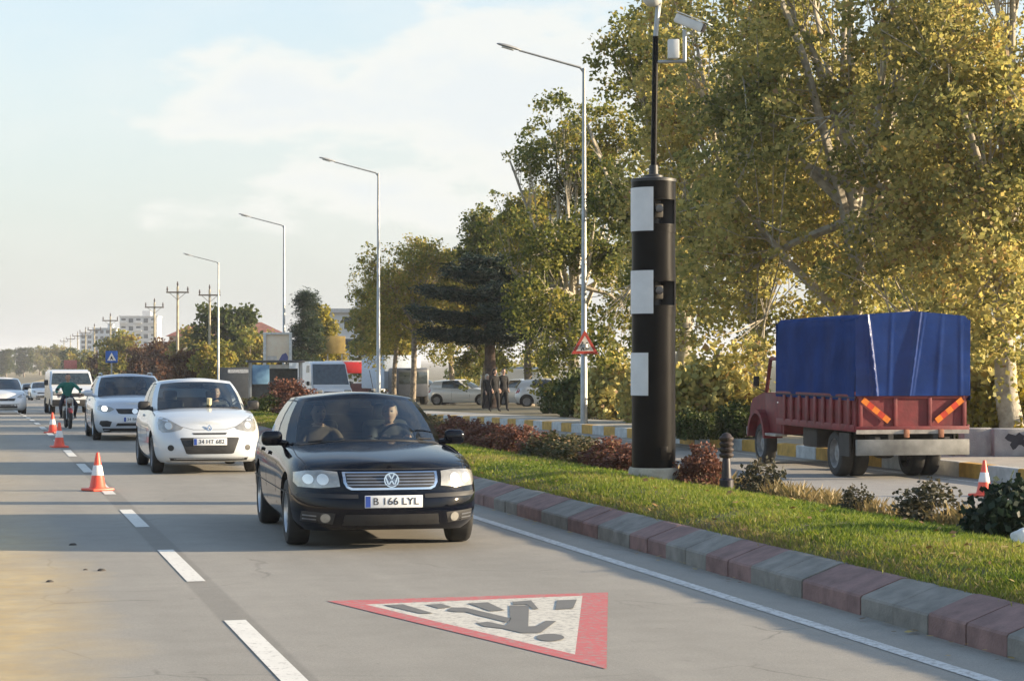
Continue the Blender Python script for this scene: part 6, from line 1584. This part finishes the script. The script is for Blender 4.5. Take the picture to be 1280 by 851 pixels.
    # hair or scarf: a cap over the back and top of the skull
    hb = bmesh.new(); bmesh.ops.create_uvsphere(hb, u_segments=24, v_segments=18, radius=1)
    kill = []
    for v in hb.verts:
        x, y, z = v.co
        lim = .28 if not scarf else -.2
        if (y < -.25 and z < lim + .25) or (z < -.35 - hair_len and not scarf) or (scarf and y < -.55 and -.75 < z < .45): kill.append(v)
        v.co = Vector((x * .083 * (1.12 if scarf else 1), y * .106 * (1.08 if scarf else 1) + .004, z * .126 * (1.35 if scarf and z < 0 else 1)))
    bmesh.ops.delete(hb, geom=kill, context='VERTS'); hm = bpy.data.meshes.new('hair'); hb.to_mesh(hm); hb.free(); hm.transform(Matrix.Translation(hc) @ M.to_4x4()); hm.materials.append(scarf or hair); hm.polygons.foreach_set('use_smooth', [True] * len(hm.polygons))
    ho = link_mesh('headscarf' if scarf else 'hair', hm, t); md = ho.modifiers.new('t', 'SOLIDIFY'); md.thickness = .012; md.offset = 1
    return t
def standing(h=1.7, step=.12, arm=.1):
    k = h / 1.7
    J = dict(pelvis=(0, 0, .93), waist=(0, -.005, 1.08), chest=(0, 0, 1.27), neckb=(0, .005, 1.43), neck=(0, -.005, 1.50), head=(0, -.02, 1.60))
    for s, q in (('l', 1), ('r', -1)):
        J.update({'sh' + s: (q * .185, .01, 1.385), 'el' + s: (q * .24, .03 + q * arm * .3, 1.11), 'wr' + s: (q * .25, -.07 + q * arm, .87), 'hip' + s: (q * .095, 0, .88), 'kn' + s: (q * .10, -.03 - q * step * .6, .48), 'an' + s: (q * .10, .03 - q * step * 1.3, .085), 'toe' + s: (q * .115, -.11 - q * step * 1.3, .035)})
    return {n: (v[0] * k, v[1] * k, v[2] * k) for n, v in J.items()}
BLK = mat('black_cloth', (.005, .005, .006), .9, var=.2); BLK2 = mat('charcoal_cloth', (.008, .008, .009), .9, var=.2); SHOE = mat('dark_shoe', (.015, .013, .012), .6); JEAN = mat('dark_jeans', (.02, .025, .04), .85, var=.15)
G_P = 'people walking on the far pavement'
q = 95.0
def walker(px, py, h, rz, lab, **kw):
    p = gp(px, py, .01); person('person', p, rz, lab, standing(h, .13), kw.pop('top', BLK), kw.pop('bottom', BLK2), SHOE, group=G_P, **kw)
walker(618, 514.5, 1.74, R(25), 'taller person in a long black coat walking in the middle of the group', coat=True, scarf=BLK)
walker(629, 514, 1.76, R(15), 'person in black clothes at the right of the walking group', coat=True)
walker(608.5, 511.5, 1.58, R(30), 'shorter person in a pale headscarf at the left of the walking group', coat=True, scarf=mat('pale_scarf', (.42, .40, .36), .8))

def seated(lean=.0, hands='wheel'):
    J = dict(pelvis=(0, .10, .62), waist=(0, .16, .74), chest=(0, .20, .94), neckb=(0, .20, 1.08), neck=(0, .18, 1.14), head=(0, .14, 1.235))
    for s, q in (('l', 1), ('r', -1)):
        J.update({'sh' + s: (q * .18, .19, 1.03), 'el' + s: (q * .25, -.02, .86), 'wr' + s: ((q * .15, -.24, .96) if hands == 'wheel' else (q * .12, -.16, .70)), 'hip' + s: (q * .09, .06, .60), 'kn' + s: (q * .11, -.38, .66), 'an' + s: (q * .10, -.54, .40), 'toe' + s: (q * .11, -.66, .37)})
    return J
def in_car(car, x, y, J, lab, top, **kw):
    p = car.matrix_basis @ Vector((x, y, 0)); return person('person', p, car.rotation_euler.z, lab, J, top, JEAN, SHOE, **kw)
in_car(sal, .36, .16, seated(), 'grey haired driver with both hands on the wheel of the black car', mat('dark_jacket', (.03, .03, .035), .8), hair=HAIR_G, look=(-.25, -1, 0))
in_car(sal, -.36, .16, seated(hands='lap'), 'front passenger in the black car, in shade behind the windscreen', mat('brown_jacket', (.10, .07, .05), .8), look=(.2, -1, 0))
in_car(hat, .36, .08, seated(), 'driver of the white hatchback behind the steering wheel', mat('grey_jacket', (.10, .10, .11), .8))

in_car(su, .36, .10, seated(), 'driver of the pale silver car, dim behind the windscreen', mat('grey_jacket', (.10, .10, .11), .8))
# ---- motorcycle and rider
def motorbike():
    p = gp(85, 535, 0); t = empty('motorcycle', p, R(3), 'small dark motorcycle ridden between the lanes beside the silver car', 'motorcycle')
    dk = mat('bike_black', (.02, .02, .022), .4); gn = mat('bike_silver', (.35, .36, .37), .35, .6)
    for y, nm in ((-.63, 'front'), (.63, 'rear')):
        w = bpy.data.objects.new('wheel', None); COL.objects.link(w); w.parent = t; w.location = (0, y, .30); Mx = roty(R(90))
        mb = MB(); n = 30; mb.lathe([(.235, -.035), (.28, -.045), (.30, -.02), (.30, .02), (.28, .045), (.235, .035), (.235, -.035)], n, M=Mx); mb.build('tyre', mat('tyre_rubber', (.022, .022, .022), .8), w)
        mb = MB(); mb.lathe([(.21, -.025), (.24, -.03), (.24, .03), (.21, .025), (.21, -.025)], n, M=Mx); mb.lathe([(.04, -.05), (.04, .05)], 12, M=Mx)
        for k in range(8): a = math.pi * k / 4; mb.tube([(0, .03 * math.cos(a), .03 * math.sin(a)), (0, .22 * math.cos(a), .22 * math.sin(a))], .006, 5)
        mb.build('rim', gn, w)
    mb = MB(); mb.tube([(-.09, -.63, .30), (-.09, -.48, .78), (-.09, -.44, .92)], .022, 8); mb.tube([(.09, -.63, .30), (.09, -.48, .78), (.09, -.44, .92)], .022, 8); mb.build('fork', gn, t, smooth=50)
    mb = MB(); n = 10; 
    for k in range(n):
        a0, a1 = R(35 + 110 * k / n), R(35 + 110 * (k + 1) / n); mb.add([(s * .065, -.63 + .335 * math.cos(a), .30 + .335 * math.sin(a)) for a in (a0, a1) for s in (-1, 1)], [(0, 1, 3, 2)])
    f = mb.build('front_mudguard', mat('bike_red', (.22, .03, .03), .35), t); md = f.modifiers.new('t', 'SOLIDIFY'); md.thickness = .012
    mb = MB(); mb.tube([(0, -.44, .88), (0, -.1, .72), (0, .35, .70), (0, .63, .30)], .032, 8); mb.tube([(0, -.40, .80), (0, -.22, .30), (0, .25, .28)], .03, 8); mb.box((0, .0, .42), (.30, .36, .30), bev=.06); mb.build('frame', dk, t)
    mb = MB(); mb.box((0, -.16, .82), (.26, .46, .20), bev=.08); mb.build('fuel_tank', mat('bike_red', (.22, .03, .03), .35), t)
    mb = MB(); mb.box((0, .36, .79), (.26, .66, .10), bev=.045); mb.build('seat', dk, t)
    mb = MB(); mb.tube([(-.38, -.30, 1.02), (-.20, -.38, 1.00), (0, -.44, .96), (.20, -.38, 1.00), (.38, -.30, 1.02)], .014, 8); mb.build('handlebar', dk, t, smooth=50)
    mb = MB(); mb.lathe([(.02, .10), (.085, .06), (.095, 0), (.085, -.012), (0, -.016)], 20, M=rotx(R(-90)), c=(0, -.56, .86)); h = mb.build('headlight', gn, t, smooth=40)
    mb = MB(); mb.lathe([(.08, -.014), (.0, -.024)], 20, M=rotx(R(-90)), c=(0, -.56, .86)); mb.build('lens', M_HL, h)
    for s in (-1, 1):
        mb = MB(); mb.tube([(s * .26, -.37, 1.01), (s * .32, -.38, 1.16)], .007, 6); mb.box((s * .34, -.375, 1.19), (.11, .02, .07), bev=.01); mb.build('mirror', dk, t)
        mb = MB(); mb.box((s * .19, .0, .32), (.14, .05, .03)); mb.build('footrest', dk, t)
    mb = MB(); mb.tube([(.14, -.1, .28), (.17, .3, .28), (.18, .75, .36)], [.025, .04, .05], 10); mb.build('exhaust', M_CHROME, t, smooth=50)
    J = dict(pelvis=(0, .26, .93), waist=(0, .22, 1.06), chest=(0, .14, 1.25), neckb=(0, .10, 1.39), neck=(0, .08, 1.45), head=(0, .05, 1.55))
    for s, q in (('l', 1), ('r', -1)):
        J.update({'sh' + s: (q * .19, .12, 1.34), 'el' + s: (q * .36, -.06, 1.15), 'wr' + s: (q * .33, -.24, 1.045), 'hip' + s: (q * .10, .22, .90), 'kn' + s: (q * .24, -.18, .72), 'an' + s: (q * .20, .03, .40), 'toe' + s: (q * .21, -.12, .36)})
    rd_ = person('person', p, R(3), 'motorcycle rider in a green top holding the handlebar', J, mat('green_jersey', (.012, .15, .12), .75, var=.12), JEAN, SHOE); rd_.scale = (.88,) * 3; t.scale = (.88,) * 3
motorbike()

# ---- the air: thin even haze that fades the far blocks and trees
hz = MB(); hz.box((1500, 1950, 3.0), (5200, 4200, 44.0)); ho = hz.build('haze', mat('x', (1, 1, 1)), smooth=0)
hm = bpy.data.materials.new('air'); hm.use_nodes = True; nt = hm.node_tree; nt.nodes.clear()
o_ = nt.nodes.new('ShaderNodeOutputMaterial'); v_ = nt.nodes.new('ShaderNodeVolumePrincipled'); v_.inputs['Color'].default_value = (.93, .95, 1, 1); v_.inputs['Density'].default_value = 0.00024; v_.inputs['Anisotropy'].default_value = .2
nt.links.new(v_.outputs[0], o_.inputs['Volume']); ho.data.materials.clear(); ho.data.materials.append(hm); tag(ho, 'thin pale haze filling the air above the road', None, None, 'stuff')
